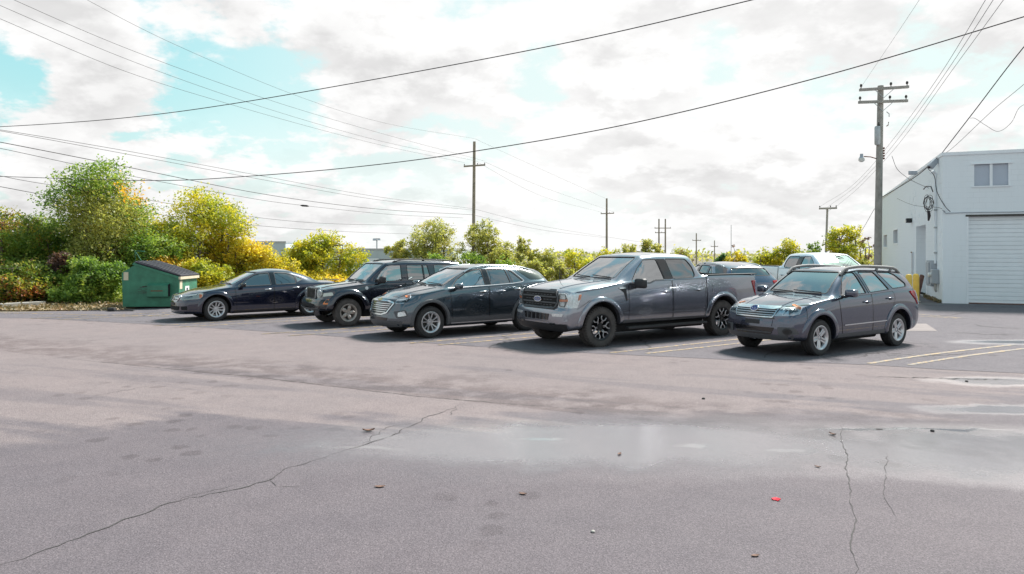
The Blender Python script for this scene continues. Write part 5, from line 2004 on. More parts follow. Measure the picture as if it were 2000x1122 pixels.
for i, (pa, nm) in enumerate([([(948, 317), (1050, 362), (1198, 414)], 'upper'), ([(934, 318), (1050, 380), (1174, 415)], 'middle'), ([(927, 271), (1000, 305), (1185, 389)], 'topmost')]):
    wire(nm + ' thin power wire from the middle pole to the second pole', pa, 75, 125, .012)
wire('line from the second pole towards the paired poles', [(1185, 463), (1230, 470), (1290, 478)], 125, 150, .02)
# right: lines over the white building
for i, (xa, nm) in enumerate([(1925, 'left'), (1940, 'middle'), (1960, 'right')]):
    wire(nm + ' of the three thin wires falling from the upper right to the leaning tee pole', [(xa + 25, -40), (xa, 0), (1840 + i * 9, 140), (1745 + i * 9, 272), (1670 + i * 8, 358), (1600 + i * 16, 405)], 16, 66, .009)
wire('faint wire dropping past the left end of the crossarms', [(1822, -40), (1752, 66), (1678, 176)], 16, 31, .005)
# service drop: from the upper right to the corner of the building, on to the pole
m_top = wp(-.20, 1.15, HB + .95)
wire('heavy service cable from the right edge down to the building corner', [(2120, -45), (2000, 92), (1905, 215), (1838, 302)], 20, 28.3, .022)
wire('thin line below the heavy service cable at the right edge', [(2120, 62), (2000, 165), (1940, 215), (1870, 281), (1842, 303)], 20, 28.3, .010)
wire('sagging loop of slack wire at the right edge', [(2010, 200), (1990, 212), (1975, 240), (1950, 257), (1925, 245), (1905, 232), (1895, 231)], 24, 24.5, .009)
wire('service cable between the building corner and the grey pole', [(1838, 302), (1810, 328), (1780, 351), (1722, 386)], 28.3, 31, .020)
wire('slack black cable draped from the grey pole to the wall bracket', [(1742, 305), (1752, 330), (1770, 346), (1785, 355), (1814, 368)], 30.5, 28.6, .013)
wire('cable hanging from the building corner down to the wall run', [(1812, 329), (1825, 345), (1830, 375), (1845, 402), (1856, 414)], 28.4, 27.0, .018)
wire('thin cable crossing the white side wall', [(1752, 388), (1780, 400), (1805, 404), (1834, 406), (1846, 414)], 30.2, 27.2, .009)
wire('guy wire from the grey pole down to the tee pole', [(1708, 408), (1680, 455), (1655, 478), (1630, 483), (1612, 470)], 31, 66, .012)
wire('second slack wire between the leaning tee pole and the gold tree', [(1612, 472), (1630, 478), (1650, 464)], 66, 58, .010)
cs = wp(-.30, 1.25, 4.15)
bc = thing('coiled_cable', 'tangle of black coiled cable hanging on the corner of the white building', 'cable', cs, 0)
random.seed(5)
cb = MB()
for k in range(6):
    r1 = random.uniform(.10, .2); r2 = random.uniform(.18, .38)
    ox = random.uniform(-.08, .08)
    pts = [(ox + r1 * math.cos(t_ * 2 * PI / 18), random.uniform(-.04, .04), -.25 + r2 * math.sin(t_ * 2 * PI / 18)) for t_ in range(18)]
    cb.tube(pts, .010, 5, closed=True)
cb.tube([(-.2, 0, .30), (-.1, 0, .42), (.1, 0, .42), (.18, 0, .2)], .02, 6)
cb.tube([(0, 0, -.55), (.03, 0, -.75), (0, 0, -.95)], [.05, .06, .03], 6)
cb.build('coil', 'cable', bc, True)
sc_ = thing('splice_cluster', 'grey splice boxes and clamps on the service cable at the building corner', 'splice case', at(1826, 316, 28.2), 0)
MB().rbox(-.3, .1, -.09, .09, -.12, .10, .04, 2).xf(Matrix.Rotation(math.radians(-48), 4, 'Y')).build('box', 'box_grey', sc_, True, 50)
MB().tube([(-.25, 0, -.25), (.25, 0, .30)], .05, 8).build('sleeve', 'cable', sc_, True)
MB().rbox(-1.02, -.72, -.07, .07, -.52, -.36, .03, 2).xf(Matrix.Rotation(0, 4, 'Y')).build('box', 'box_grey', sc_, True, 50)

# ------------------------------------------------------------------ vehicles


def M_side(x, y, z):      # text that reads on the car's left flank
    return Matrix(((-1, 0, 0, x), (0, 0, 1, y), (0, 1, 0, z), (0, 0, 0, 1)))


def M_front(x, y, z):
    return Matrix(((0, 0, 1, x), (1, 0, 0, y), (0, 1, 0, z), (0, 0, 0, 1)))


def oval(cy, cz, ry, rz, n=20):
    return [(cy + ry * math.cos(2 * PI * i / n), cz + rz * math.sin(2 * PI * i / n)) for i in range(n)]


def mir(pts):
    """half outline (y >= 0, top to bottom) to a symmetric closed outline"""
    return list(pts) + [(-y, z) for y, z in pts[::-1]]


PICKUP_ST = [
    (0.94, .93, .34, .40, .62, .95, 1.11, .895, 1.165, .74, 1.195),
    (0.62, .98, .36, .45, .70, .96, 1.16, .945, 1.225, .76, 1.255),
    (0.0, 1.0, .40, .47, .70, 1.0, 1.22, .96, 1.295, .78, 1.325),
    (-.50, 1.0, .42, .47, .70, 1.05, 1.29, .96, 1.345, .79, 1.375, 1),
    (-.92, 1.0, .42, .47, .70, 1.08, 1.32, .96, 1.61, .755, 1.66),
    (-1.34, 1.0, .42, .47, .70, 1.08, 1.33, .96, 1.845, .715, 1.90, 1),
    (-1.9, 1.0, .42, .47, .70, 1.08, 1.335, .96, 1.88, .72, 1.945),
    (-2.5, 1.0, .42, .47, .70, 1.08, 1.345, .96, 1.87, .715, 1.935),
    (-2.84, 1.0, .42, .47, .70, 1.08, 1.36, .955, 1.84, .70, 1.91, 1),
    (-3.06, 1.0, .42, .47, .70, 1.08, 1.38, .955, 1.44, .80, 1.44, 1),
    (-3.20, 1.0, .42, .47, .70, 1.08, 1.395, .97, 1.42, .90, 1.42),
    (-4.1, 1.0, .44, .50, .70, 1.08, 1.395, .975, 1.42, .90, 1.42),
    (-4.95, .975, .55, .60, .74, 1.05, 1.385, .955, 1.41, .88, 1.41),
]


def pickup(name, label, paint, fl=None, heading=0, pos=None, group=None, ornate=True, rim='rim_dark'):
    c = Car(name, label, 'pickup truck', fl, heading, 1.0, 3.69, PICKUP_ST, paint, 0.41, 0.50,
            (0.2, [(0.3, -.10), (.42, -.05), (.50, 0), (.76, -.01), (.82, -.06), (1.12, -.08), (1.2, -.11)], 0.17, 4.0),
            (-4.5, [(0.5, -.02), (1.4, 0)], 0.05, 3.0), group, cabin=(-2.80, -0.50, 0.75), pos=pos, sig=.022, soften=1)
    c.inter = (-.62, 1.28, -1.45, 1.05, .42)
    # openings
    c.window('windshield', 'f', mir([(.0, 1.385), (.0, 1.86)])[:0] + [(-.72, 1.40), (.72, 1.40), (.615, 1.845), (-.615, 1.845)], 'glass_clear', 'c', .05, .30)
    c.window('door_window', 's', [(-.86, 1.325), (-1.12, 1.60), (-1.36, 1.79), (-1.72, 1.80), (-1.84, 1.355), (-1.52, 1.345), (-1.38, 1.295), (-1.0, 1.285)], 'glass_side')
    c.window('door_window', 's', [(-1.99, 1.805), (-2.66, 1.80), (-2.80, 1.62), (-2.82, 1.43), (-2.74, 1.375), (-2.10, 1.36)], 'glass_tint', rnd=.05)
    c.window('rear_window', 'r', [(-.66, 1.50), (.66, 1.50), (.58, 1.80), (-.58, 1.80)], 'glass_tint', 'c', .04, .25)
    c.panel('pillar_trim', 's', [(-1.735, 1.80), (-1.975, 1.80), (-2.085, 1.36), (-1.855, 1.355)], 'gloss_black', off=.004)
    # bed box and the gap between cab and bed
    c.cut_extra.box(-4.86, -3.24, -.80, .80, .95, 1.7)
    c.cut_extra.box(-3.145, -3.115, -1.2, -.90, .30, 1.6)
    c.cut_extra.box(-3.145, -3.115, .90, 1.2, .30, 1.6)
    c.door([(-.74, 1.26), (-1.38, 1.275), (-1.52, 1.325), (-2.02, 1.335), (-2.03, .50), (-.74, .50)], (-1.79, 1.09))
    c.door([(-2.045, 1.335), (-3.07, 1.35), (-3.085, .70), (-3.06, .50), (-2.055, .50)], (-2.84, 1.105))
    # lower flank crease, rocker and running board
    c.strip('body_crease', 's', [(-.60, .66), (-3.05, .62)], paint, .05, .008)
    for o in c.panel('rocker_trim', 's', [(-.60, .47), (-.60, .53), (-3.1, .51), (-3.1, .47)], 'grey_plastic', off=.006):
        pass
    rbm = MB().rbox(-3.06, -.66, .93, 1.07, .335, .385, .02, 2)
    for o, sd in zip(c.both('running_board', rbm.V, rbm.F, 'black_plastic'), 'lr'):
        tr = MB()
        for k in range(36):
            x = -.75 - k * .063
            tr.box(x - .02, x + .02, .95, 1.055, .384, .39)
        c.both('tread_strip', tr.V, tr.F, 'steel_dark', sd, parent=o)
    for cx in (0, -3.69):
        c.flare('wheel_arch_flare', cx, .44, .497, .60, -8, 188, .030, paint)
    # front
    gr = c.panel('grille', 'f', mir([(.555, 1.15), (.62, 1.03), (.62, .92), (.52, .80)]), 'well_black', 'c', .012, .03, .05)[0]
    for z0, z1, hw in ((1.112, 1.138, .54), (.805, .83, .50)):
        V, F = c.plate('f', mir([(hw, z1), (hw, z0)]), .03, .03)
        c.both('grille_bar', V, F, 'grey_plastic', 'c', parent=gr)
    for z0 in (1.022, .905):
        V, F = c.plate('f', mir([(.585, z0 + .028), (.585, z0)]), .034, .03)
        c.both('grille_bar', V, F, 'grey_plastic', 'c', parent=gr)
    for z0, z1 in ((1.052, 1.098), (.935, 1.02), (.842, .903)):
        nn = 9
        for k in range(nn):
            y = -.42 + .84 * k / (nn - 1)
            if abs(y) < .14 and z0 == .935:
                continue
            V, F = c.plate('f', [(y - .034, (z0 + z1) / 2 - .006), (y + .034, (z0 + z1) / 2 - .006), (y + .034, (z0 + z1) / 2 + .008), (y - .034, (z0 + z1) / 2 + .008)], .022, .02)
            c.both('grille_slot_bar', V, F, 'grey_plastic', 'c', parent=gr)
    V, F = c.strip_geo('f', roundpoly(mir([(.565, 1.155), (.63, 1.03), (.63, .92), (.53, .795)]), .02), .032, .036, True)
    c.both('grille_surround', V, F, 'grey_plastic', 'c', parent=gr)
    if ornate:
        V, F = c.plate('f', oval(0, .977, .125, .052), .044, .02, .04)
        em = c.both('emblem', V, F, 'emblem_blue', 'c', parent=gr)[0]
        h, n = c.hit('f', 0, .977)
        V, F = c.strip_geo('f', oval(0, .977, .125, .052), .012, .05, True)
        c.both('emblem_ring', V, F, 'chrome', 'c', parent=gr)
        text_mesh('emblem_lettering', 'Ford', .075, 'chrome', M_front(h.x + .046, -.075, .955), gr, .002, .001, .35)
    q = [('f', .625, 1.125), ('f', .80, 1.13), ('s', .50, 1.115), ('s', .545, 1.00), ('s', .62, .83), ('f', .78, .815), ('f', .655, .83)]
    c.lamp('headlight', 'q', q, [
        ('lamp_bezel', [('f', .64, 1.10), ('f', .80, 1.10), ('f', .86, .98), ('f', .80, .84), ('f', .66, .85)], 'gloss_black', .003),
        ('projector', [('f', .68, 1.085), ('f', .80, 1.085), ('f', .81, 1.005), ('f', .68, 1.005)], 'reflector', .010),
        ('turn_signal', [('f', .67, .995), ('f', .86, 1.0), ('f', .86, .955), ('f', .67, .95)], 'amber', .010),
        ('projector', [('f', .68, .94), ('f', .80, .94), ('f', .79, .86), ('f', .69, .86)], 'reflector', .010),
        ('side_marker', [('s', .56, 1.09), ('s', .505, 1.10), ('s', .545, .99), ('s', .60, .97)], 'amber', .010),
    ], label='boxy headlight with an amber turn signal')
    bp = c.panel('front_bumper', 'f', mir([(.90, .775), (.90, .56), (.62, .47)]), paint, 'c', .012, .03, .06, rnd=.04)[0]
    V, F = c.plate('f', roundpoly(mir([(.44, .695), (.40, .565)]), .02), .018, .012)
    c.both('lower_grille', V, F, 'gloss_black', 'c', parent=bp)
    for y in (-.3, -.15, 0, .15, .3):
        V, F = c.plate('f', [(y - .012, .57), (y + .012, .57), (y + .012, .69), (y - .012, .69)], .026, .012)
        c.both('grille_slot_bar', V, F, 'grey_plastic', 'c', parent=bp)
    c.panel('fog_lamp', 'f', [(.52, .70), (.82, .71), (.80, .655), (.54, .645)], 'reflector', 'lr', .020, .02, .05, rnd=.02)
    c.panel('air_dam', 'f', mir([(.88, .50), (.84, .355), (.55, .345)]), 'black_plastic', 'c', .016, .03, .06, rnd=.03)
    c.panel('tow_hook', 'f', [(.46, .515), (.60, .515), (.60, .485), (.46, .485)], 'gloss_black', 'lr', .022, .02)
    c.panel('fender_vent', 's', [(-.46, 1.205), (-.66, 1.20), (-.69, .93), (-.66, .92), (-.60, 1.10)], 'black_plastic', off=.008, rnd=.015)
    c.strip('vent_trim', 's', [(-.48, 1.195), (-.66, 1.20)], 'chrome', .03, .014)
    c.strip('hood_seam', 's', [(.60, 1.14), (.30, 1.165), (0, 1.20), (-.45, 1.27)], 'gloss_black', .012, .004)
    c.strip('hood_crease', 't', [(.70, .50), (.2, .54), (-.42, .58)], paint, .05, .010)
    c.strip('fender_seam', 's', [(.30, .98), (.62, .80)], 'gloss_black', .010, .004)
    c.mirror(-.93, 1.295, (.15, .29, .215), 'black_plastic', .93)
    c.wiper([(.62, 1.395), (.35, 1.41), (.02, 1.43)]); c.wiper([(-.02, 1.395), (-.35, 1.41), (-.62, 1.44)])
    c.panel('fuel_door', 's', [(-3.32, 1.20), (-3.53, 1.20), (-3.53, 1.03), (-3.32, 1.03)], paint, 'l', .006, .004, .05, rnd=.04)
    c.strip('fuel_door_seam', 's', roundpoly([(-3.32, 1.20), (-3.53, 1.20), (-3.53, 1.03), (-3.32, 1.03)], .04), 'grey_plastic', .008, .0065, True, 'l')
    c.lamp('tail_light', 'b', [('s', -4.72, 1.27), ('r', .90, 1.27), ('r', .90, .86), ('s', -4.86, .86)], [], base='red_lens', label='tall red tail light')
    c.panel('tailgate', 'r', [(-.76, 1.38), (.76, 1.38), (.76, .72), (-.76, .72)], paint, 'c', .006, .01)
    c.panel('rear_bumper', 'r', [(-.95, .70), (.95, .70), (.93, .56), (-.93, .56)], 'chrome', 'c', .03, .04)
    rail = MB().rbox(-4.92, -3.20, .80, .965, 1.415, 1.44, .01, 2)
    c.both('bed_rail_cap', rail.V, rail.F, 'black_plastic')
    if ornate:
        h, n = c.hit('t', .06, .84)
        MB().tube([(.06 - .35, -.84, 1.27), (-.31, -.84, 2.0)], [.008, .003], 6).build('antenna', 'black_plastic', c.root)
    c.wheels('hex6', .265, .275, rim, 'rubber_dusty' if ornate else 'rubber', 'alloy', lug=ornate)
    c.finish('seat_grey')
    return c


CROSS_ST = [
    (0.93, .80, .26, .31, .48, .70, .82, .74, .86, .55, .89),
    (0.62, .875, .24, .29, .52, .78, .915, .81, .955, .60, .99),
    (0.0, .915, .24, .27, .56, .88, 1.03, .865, 1.07, .66, 1.105),
    (-.36, .92, .24, .27, .56, .92, 1.09, .88, 1.125, .70, 1.165, 1),
    (-.80, .92, .24, .27, .56, .94, 1.115, .885, 1.35, .68, 1.415),
    (-1.26, .92, .24, .27, .56, .95, 1.125, .885, 1.53, .63, 1.605, 1),
    (-1.8, .92, .24, .27, .56, .96, 1.14, .885, 1.585, .625, 1.655),
    (-2.5, .92, .24, .27, .56, .97, 1.17, .885, 1.565, .61, 1.64),
    (-3.05, .91, .26, .30, .58, .98, 1.21, .865, 1.50, .59, 1.58),
    (-3.34, .90, .28, .33, .58, .98, 1.22, .84, 1.44, .57, 1.53, 1),
    (-3.64, .87, .32, .38, .58, .92, 1.12, .80, 1.15, .62, 1.17, 1),
    (-3.72, .84, .34, .40, .58, .86, 1.0, .77, 1.03, .58, 1.05),
]


def crossover(name, label, paint, fl=None, heading=0, pos=None, group=None, ornate=True):
    c = Car(name, label, 'suv', fl, heading, .92, 2.725, CROSS_ST, paint, 0.36, 0.425,
            (0.15, [(.24, -.10), (.34, -.02), (.45, 0), (.62, -.02), (.82, -.08), (.95, -.18)], 0.30, 2.3),
            (-3.3, [(.3, -.05), (.6, 0), (1.1, -.02)], 0.10, 3.0), group, cabin=(-3.2, -.40, .55), pos=pos)
    c.inter = (-.50, 1.08, -1.32, .82, .38)
    c.window('windshield', 'f', [(-.68, 1.185), (.68, 1.185), (.555, 1.555), (-.555, 1.555)], 'glass_clear', 'c', .05, .30)
    c.window('door_window', 's', [(-.56, 1.135), (-.80, 1.335), (-1.08, 1.475), (-1.30, 1.53), (-1.48, 1.545), (-1.50, 1.165)], 'glass_side')
    c.window('door_window', 's', [(-1.63, 1.545), (-2.18, 1.53), (-2.24, 1.195), (-1.65, 1.17)], 'glass_tint')
    c.window('quarter_window', 's', [(-2.26, 1.515), (-2.36, 1.48), (-2.62, 1.245), (-2.58, 1.22), (-2.31, 1.20)], 'glass_tint', rnd=.015)
    c.window('rear_window', 'r', [(-.62, 1.26), (.62, 1.26), (.54, 1.48), (-.54, 1.48)], 'glass_tint', 'c', .04, .2)
    c.panel('pillar_window', 's', [(-2.50, 1.545), (-2.95, 1.525), (-3.20, 1.46), (-3.38, 1.30), (-3.14, 1.265), (-2.86, 1.27), (-2.68, 1.40)], 'gloss_black', off=.005, rnd=.03)
    c.panel('pillar_trim', 's', [(-1.49, 1.545), (-1.62, 1.545), (-1.64, 1.17), (-1.51, 1.165)], 'gloss_black', off=.004)
    c.strip('window_chrome', 's', [(-.46, 1.118), (-1.0, 1.135), (-1.6, 1.155), (-2.3, 1.185), (-2.60, 1.215), (-2.66, 1.25), (-2.38, 1.50), (-2.30, 1.525)], 'alloy', .015, .008)
    c.door([(-.50, 1.085), (-1.565, 1.13), (-1.57, .40), (-.56, .40)], (-1.40, 1.015), 'chrome')
    c.door([(-1.585, 1.13), (-2.50, 1.165), (-2.57, 1.05), (-2.44, .86), (-2.30, .62), (-2.26, .40), (-1.585, .40)], (-2.42, 1.05), 'chrome')
    c.panel('rocker_trim', 's', [(-.50, .30), (-.50, .415), (-2.27, .43), (-2.27, .30)], 'grey_plastic', off=.007)
    c.strip('rocker_chrome', 's', [(-.52, .315), (-2.26, .32)], 'alloy', .018, .012)
    for cx in (0, -2.725):
        c.flare('wheel_arch_trim', cx, .39, .423, .50, -12, 192, .020, 'grey_plastic')
    gr = c.panel('grille', 'f', mir([(.34, .84), (.55, .80), (.40, .60), (.22, .55)]), 'gloss_black', 'c', .010, .03, .05)[0]
    V, F = c.strip_geo('f', roundpoly(mir([(.36, .845), (.57, .805), (.42, .59), (.23, .54)]), .03), .035, .022, True)
    c.both('grille_surround', V, F, 'chrome', 'c', parent=gr)
    for k in range(5):
        z = .60 + .045 * k
        hw = min(.50, .36 + (z - .58) * .75)
        V, F = c.plate('f', mir([(hw, z + .008), (hw, z - .006)]), .024, .02)
        c.both('grille_bar', V, F, 'chrome', 'c', parent=gr)
    V, F = c.plate('f', mir([(.56, .875), (.56, .835)]), .010, .02)
    c.both('grille_upper', V, F, 'gloss_black', 'c', parent=gr)
    if ornate:
        V, F = c.plate('f', [(-.09, .842), (-.035, .842), (-.035, .828), (.035, .828), (.035, .842), (.10, .842), (.09, .868), (.035, .868), (.035, .884), (-.035, .884), (-.035, .868), (-.08, .868)], .03, .015, .03)
        c.both('emblem', V, F, 'emblem_gold', 'c', parent=gr)
    q = [('f', .55, .865), ('f', .70, .905), ('s', .40, .985), ('s', .36, .985), ('s', .44, .915), ('f', .76, .80), ('f', .60, .795)]
    c.lamp('headlight', 'q', q, [
        ('projector', [('f', .70, .88), ('f', .76, .90), ('f', .775, .835), ('f', .70, .825)], 'gloss_black', .004),
        ('turn_signal', [('s', .385, .978), ('s', .47, .955), ('s', .49, .925), ('s', .44, .93)], 'amber', .008)], label='swept headlight with an orange corner marker')
    c.panel('fog_lamp_housing', 'q', [('f', .60, .62), ('f', .82, .66), ('f', .84, .52), ('f', .70, .47)], 'grey_plastic', off=.006, rnd=.03)
    c.panel('fog_lamp', 'q', [('f', .72, .60), ('f', .81, .635), ('f', .83, .535), ('f', .73, .51)], 'reflector', off=.016, rnd=.02)
    c.panel('lower_grille', 'f', mir([(.45, .475), (.38, .39)]), 'gloss_black', 'c', .008, .02, rnd=.02)
    c.panel('lower_bumper', 'f', mir([(.80, .41), (.76, .30), (.5, .27)]), 'grey_plastic', 'c', .010, .03, rnd=.03)
    c.panel('number_plate_mount', 'f', [(-.17, .555), (.17, .555), (.17, .505), (-.17, .505)], 'grey_plastic', 'c', .012, .02)
    c.strip('hood_seam', 's', [(.62, .93), (.30, .985), (0, 1.03), (-.36, 1.085)], 'gloss_black', .011, .004)
    c.strip('hood_crease', 't', [(.60, .42), (.1, .50), (-.30, .56)], paint, .05, .008)
    c.mirror(-.64, 1.165, (.15, .19, .15), paint, .875)
    c.wiper([(.58, 1.185), (.3, 1.195), (-.05, 1.21)]); c.wiper([(-.05, 1.18), (-.3, 1.19), (-.58, 1.20)])
    c.rails(-1.05, -3.0, .60, .035, 'chrome', (0.04, .35, .96))
    c.lamp('tail_light', 'b', [('s', -3.28, 1.13), ('r', .62, 1.12), ('r', .62, .96), ('s', -3.40, .96)], [], base='red_lens', label='red wrap-around tail light')
    if ornate:
        h, n = c.hit('s', -.74, .62)
        text_mesh('model_lettering', 'E Q U I N O X', .055, 'chrome', M_side(-.57, h.y + .006, .60), c.root, .003, .0012)
    c.wheels('vee5', .235, .225, 'alloy', 'rubber')
    c.finish('seat_grey')
    return c


WAGON_ST = [
    (0.88, .76, .30, .35, .50, .70, .83, .71, .875, .55, .905),
    (0.58, .85, .28, .33, .52, .78, .915, .80, .955, .62, .985),
    (0.0, .885, .27, .30, .55, .86, 1.005, .84, 1.04, .66, 1.07),
    (-.40, .89, .27, .30, .55, .89, 1.055, .855, 1.09, .70, 1.125, 1),
    (-.74, .89, .27, .30, .55, .90, 1.075, .86, 1.33, .665, 1.39),
    (-1.10, .89, .27, .30, .55, .91, 1.085, .86, 1.545, .615, 1.605, 1),
    (-1.7, .89, .27, .30, .55, .92, 1.105, .86, 1.585, .615, 1.65),
    (-2.4, .89, .27, .30, .55, .93, 1.14, .86, 1.57, .61, 1.64),
    (-3.00, .885, .28, .32, .55, .94, 1.185, .845, 1.535, .60, 1.605),
    (-3.26, .88, .30, .35, .55, .93, 1.19, .825, 1.485, .585, 1.565, 1),
    (-3.50, .85, .34, .40, .56, .86, 1.08, .795, 1.12, .65, 1.14, 1),
    (-3.56, .82, .36, .42, .56, .80, .94, .76, .97, .6, .99),
]


def wagon(name, label, paint, fl, heading):
    c = Car(name, label, 'suv', fl, heading, .89, 2.615, WAGON_ST, paint, 0.342, 0.41,
            (0.10, [(.28, -.10), (.36, -.02), (.50, 0), (.64, -.01), (.74, -.03), (.90, -.11), (.98, -.16)], 0.26, 2.4),
            (-3.2, [(.3, -.05), (.6, 0), (1.1, -.02)], 0.10, 3.0), None, cabin=(-3.05, -.44, .55))
    c.inter = (-.54, 1.04, -1.30, .80, .36)
    c.window('windshield', 'f', [(-.66, 1.15), (.66, 1.15), (.555, 1.56), (-.555, 1.56)], 'glass_clear', 'c', .05, .30)
    c.window('door_window', 's', [(-.70, 1.115), (-.92, 1.40), (-1.06, 1.51), (-1.22, 1.545), (-1.38, 1.55), (-1.52, 1.135)], 'glass_side')
    c.window('door_window', 's', [(-1.53, 1.555), (-2.06, 1.545), (-2.34, 1.185), (-1.66, 1.145)], 'glass_side')
    c.window('quarter_window', 's', [(-2.17, 1.54), (-2.66, 1.53), (-2.80, 1.48), (-3.04, 1.29), (-2.99, 1.23), (-2.48, 1.20)], 'glass_side', rnd=.04)
    c.window('rear_window', 'r', [(-.60, 1.22), (.60, 1.22), (.53, 1.50), (-.53, 1.50)], 'glass_tint', 'c', .04, .2)
    c.strip('window_chrome', 's', [(-.62, 1.095), (-1.6, 1.118), (-2.4, 1.16)], paint, .02, .006)
    c.strip('door_seam_upper', 's', [(-1.44, 1.56), (-1.60, 1.13)], 'gloss_black', .02, .006)
    c.door([(-.56, 1.07), (-1.64, 1.11), (-1.66, .80), (-1.65, .38), (-.66, .38), (-.60, .70)], (-1.46, .965))
    c.door([(-1.655, 1.11), (-2.42, 1.15), (-2.48, 1.02), (-2.36, .78), (-2.22, .55), (-2.17, .38), (-1.67, .38)], (-2.28, 1.01))
    c.strip('side_moulding', 's', [(-.70, .545), (-2.20, .565)], 'chrome', .022, .012)
    c.panel('rocker_trim', 's', [(-.52, .315), (-.52, .385), (-2.15, .395), (-2.15, .315)], 'grey_plastic', off=.008)
    for cx in (0, -2.615):
        c.flare('wheel_arch_flare', cx, .372, .408, .52, -10, 190, .030, paint)
    gr = c.panel('grille', 'f', mir([(.46, .90), (.40, .735)]), 'gloss_black', 'c', .010, .03, .05, rnd=.03)[0]
    for k in range(3):
        z = .765 + .042 * k
        V, F = c.plate('f', mir([(.41 + (z - .74) * .3, z + .008), (.405 + (z - .74) * .3, z - .007)]), .024, .02)
        c.both('grille_bar', V, F, 'alloy', 'c', parent=gr)
    V, F = c.plate('f', mir([(.475, .915), (.455, .875)]), .030, .03)
    c.both('grille_bar', V, F, 'chrome', 'c', parent=gr)
    V, F = c.strip_geo('f', roundpoly(mir([(.475, .91), (.415, .73)]), .03), .022, .024, True)
    c.both('grille_surround', V, F, 'chrome', 'c', parent=gr)
    V, F = c.plate('f', oval(0, .862, .082, .043), .040, .02, .03)
    c.both('emblem', V, F, 'emblem_blue', 'c', parent=gr)
    V, F = c.strip_geo('f', oval(0, .862, .082, .043), .011, .046, True)
    c.both('emblem_ring', V, F, 'chrome', 'c', parent=gr)
    for (yy, zz, r) in ((-.04, .872, .013), (.0, .876, .008), (.03, .872, .008), (.012, .855, .008), (.04, .855, .008), (-.015, .85, .008)):
        V, F = c.plate('f', [(yy - r, zz), (yy, zz - r * .6), (yy + r, zz), (yy, zz + r * .6)], .044, .006, .03)
        c.both('emblem_star', V, F, 'chrome', 'c', parent=gr)
    q = [('f', .475, .905), ('f', .70, .93), ('s', .38, .985), ('s', .40, .925), ('s', .52, .80), ('f', .66, .765), ('f', .43, .755)]
    c.lamp('headlight', 'q', q, [
        ('projector', [('f', .50, .88), ('f', .58, .885), ('f', .575, .79), ('f', .48, .785)], 'chrome', .006),
        ('projector', [('f', .61, .895), ('f', .71, .905), ('f', .69, .80), ('f', .60, .79)], 'chrome', .006),
        ('turn_signal', [('s', .39, .972), ('s', .445, .955), ('s', .47, .88), ('s', .415, .92)], 'amber', .006)], label='clear wedge-shaped headlight with an orange corner')
    c.panel('front_bumper', 'f', mir([(.70, .70), (.44, .655), (.40, .60), (.60, .60)])[:0] + [(-.42, .69), (.42, .69), (.40, .565), (-.40, .565)], paint, 'c', .014, .03, .06, rnd=.02)
    c.panel('number_plate_mount', 'f', [(-.16, .675), (.16, .675), (.16, .595), (-.16, .595)], 'black_plastic', 'c', .022, .02)
    c.panel('bumper_intake', 'f', mir([(.46, .545), (.38, .405)]), 'gloss_black', 'c', .008, .02, rnd=.03)
    V, F = c.plate('f', mir([(.40, .462), (.40, .445)]), .018, .02)
    c.both('intake_bar', V, F, 'grey_plastic', 'c')
    V, F = c.plate('f', mir([(.44, .725), (.44, .70)]), .010, .02)
    c.both('bumper_slot', V, F, 'gloss_black', 'c')
    c.panel('fog_lamp_housing', 'q', [('f', .50, .56), ('f', .76, .565), ('f', .80, .44), ('f', .52, .40)], 'grey_plastic', off=.010, rnd=.04)
    for o, sd in zip(c.panel('fog_lamp', 'q', [('f', .67 + .07 * math.cos(a * PI / 8), .485 + .058 * math.sin(a * PI / 8)) for a in range(16)], 'black_plastic', off=.022, back=.02), 'lr'):
        V, F = c.plate('q', c.conv('q', [('f', .67 + .04 * math.cos(a * PI / 8), .485 + .034 * math.sin(a * PI / 8)) for a in range(16)]), .027, .01)
        c.both('lens', V, F, 'rim_dark', sd, parent=o)
    c.panel('lower_bumper', 'f', mir([(.76, .41), (.72, .335), (.5, .315)]), 'grey_plastic', 'c', .012, .03, rnd=.03)
    c.strip('hood_seam', 's', [(.55, .925), (.30, .965), (0, 1.005), (-.40, 1.055)], 'gloss_black', .011, .004)
    c.strip('bumper_seam', 's', [(.36, .93), (.40, .72)], 'gloss_black', .010, .004)
    c.strip('hood_crease', 't', [(.58, .40), (.1, .46), (-.32, .52)], paint, .05, .008)
    c.mirror(-.72, 1.165, (.17, .21, .16), paint, .845)
    c.wiper([(.56, 1.15), (.28, 1.16), (-.05, 1.175)]); c.wiper([(-.05, 1.145), (-.3, 1.155), (-.58, 1.165)])
    c.rails(-1.0, -3.10, .60, .075, 'trim_grey', (.12, .62, .86), .030)
    c.lamp('tail_light', 'b', [('s', -3.05, 1.13), ('s', -3.12, 1.14), ('r', .62, 1.12), ('r', .66, .84), ('s', -3.36, .84)], [], base='red_lens', label='red rear corner light')
    c.wheels('split5', .222, .225, 'alloy', 'rubber')
    c.finish('seat_beige')
    return c


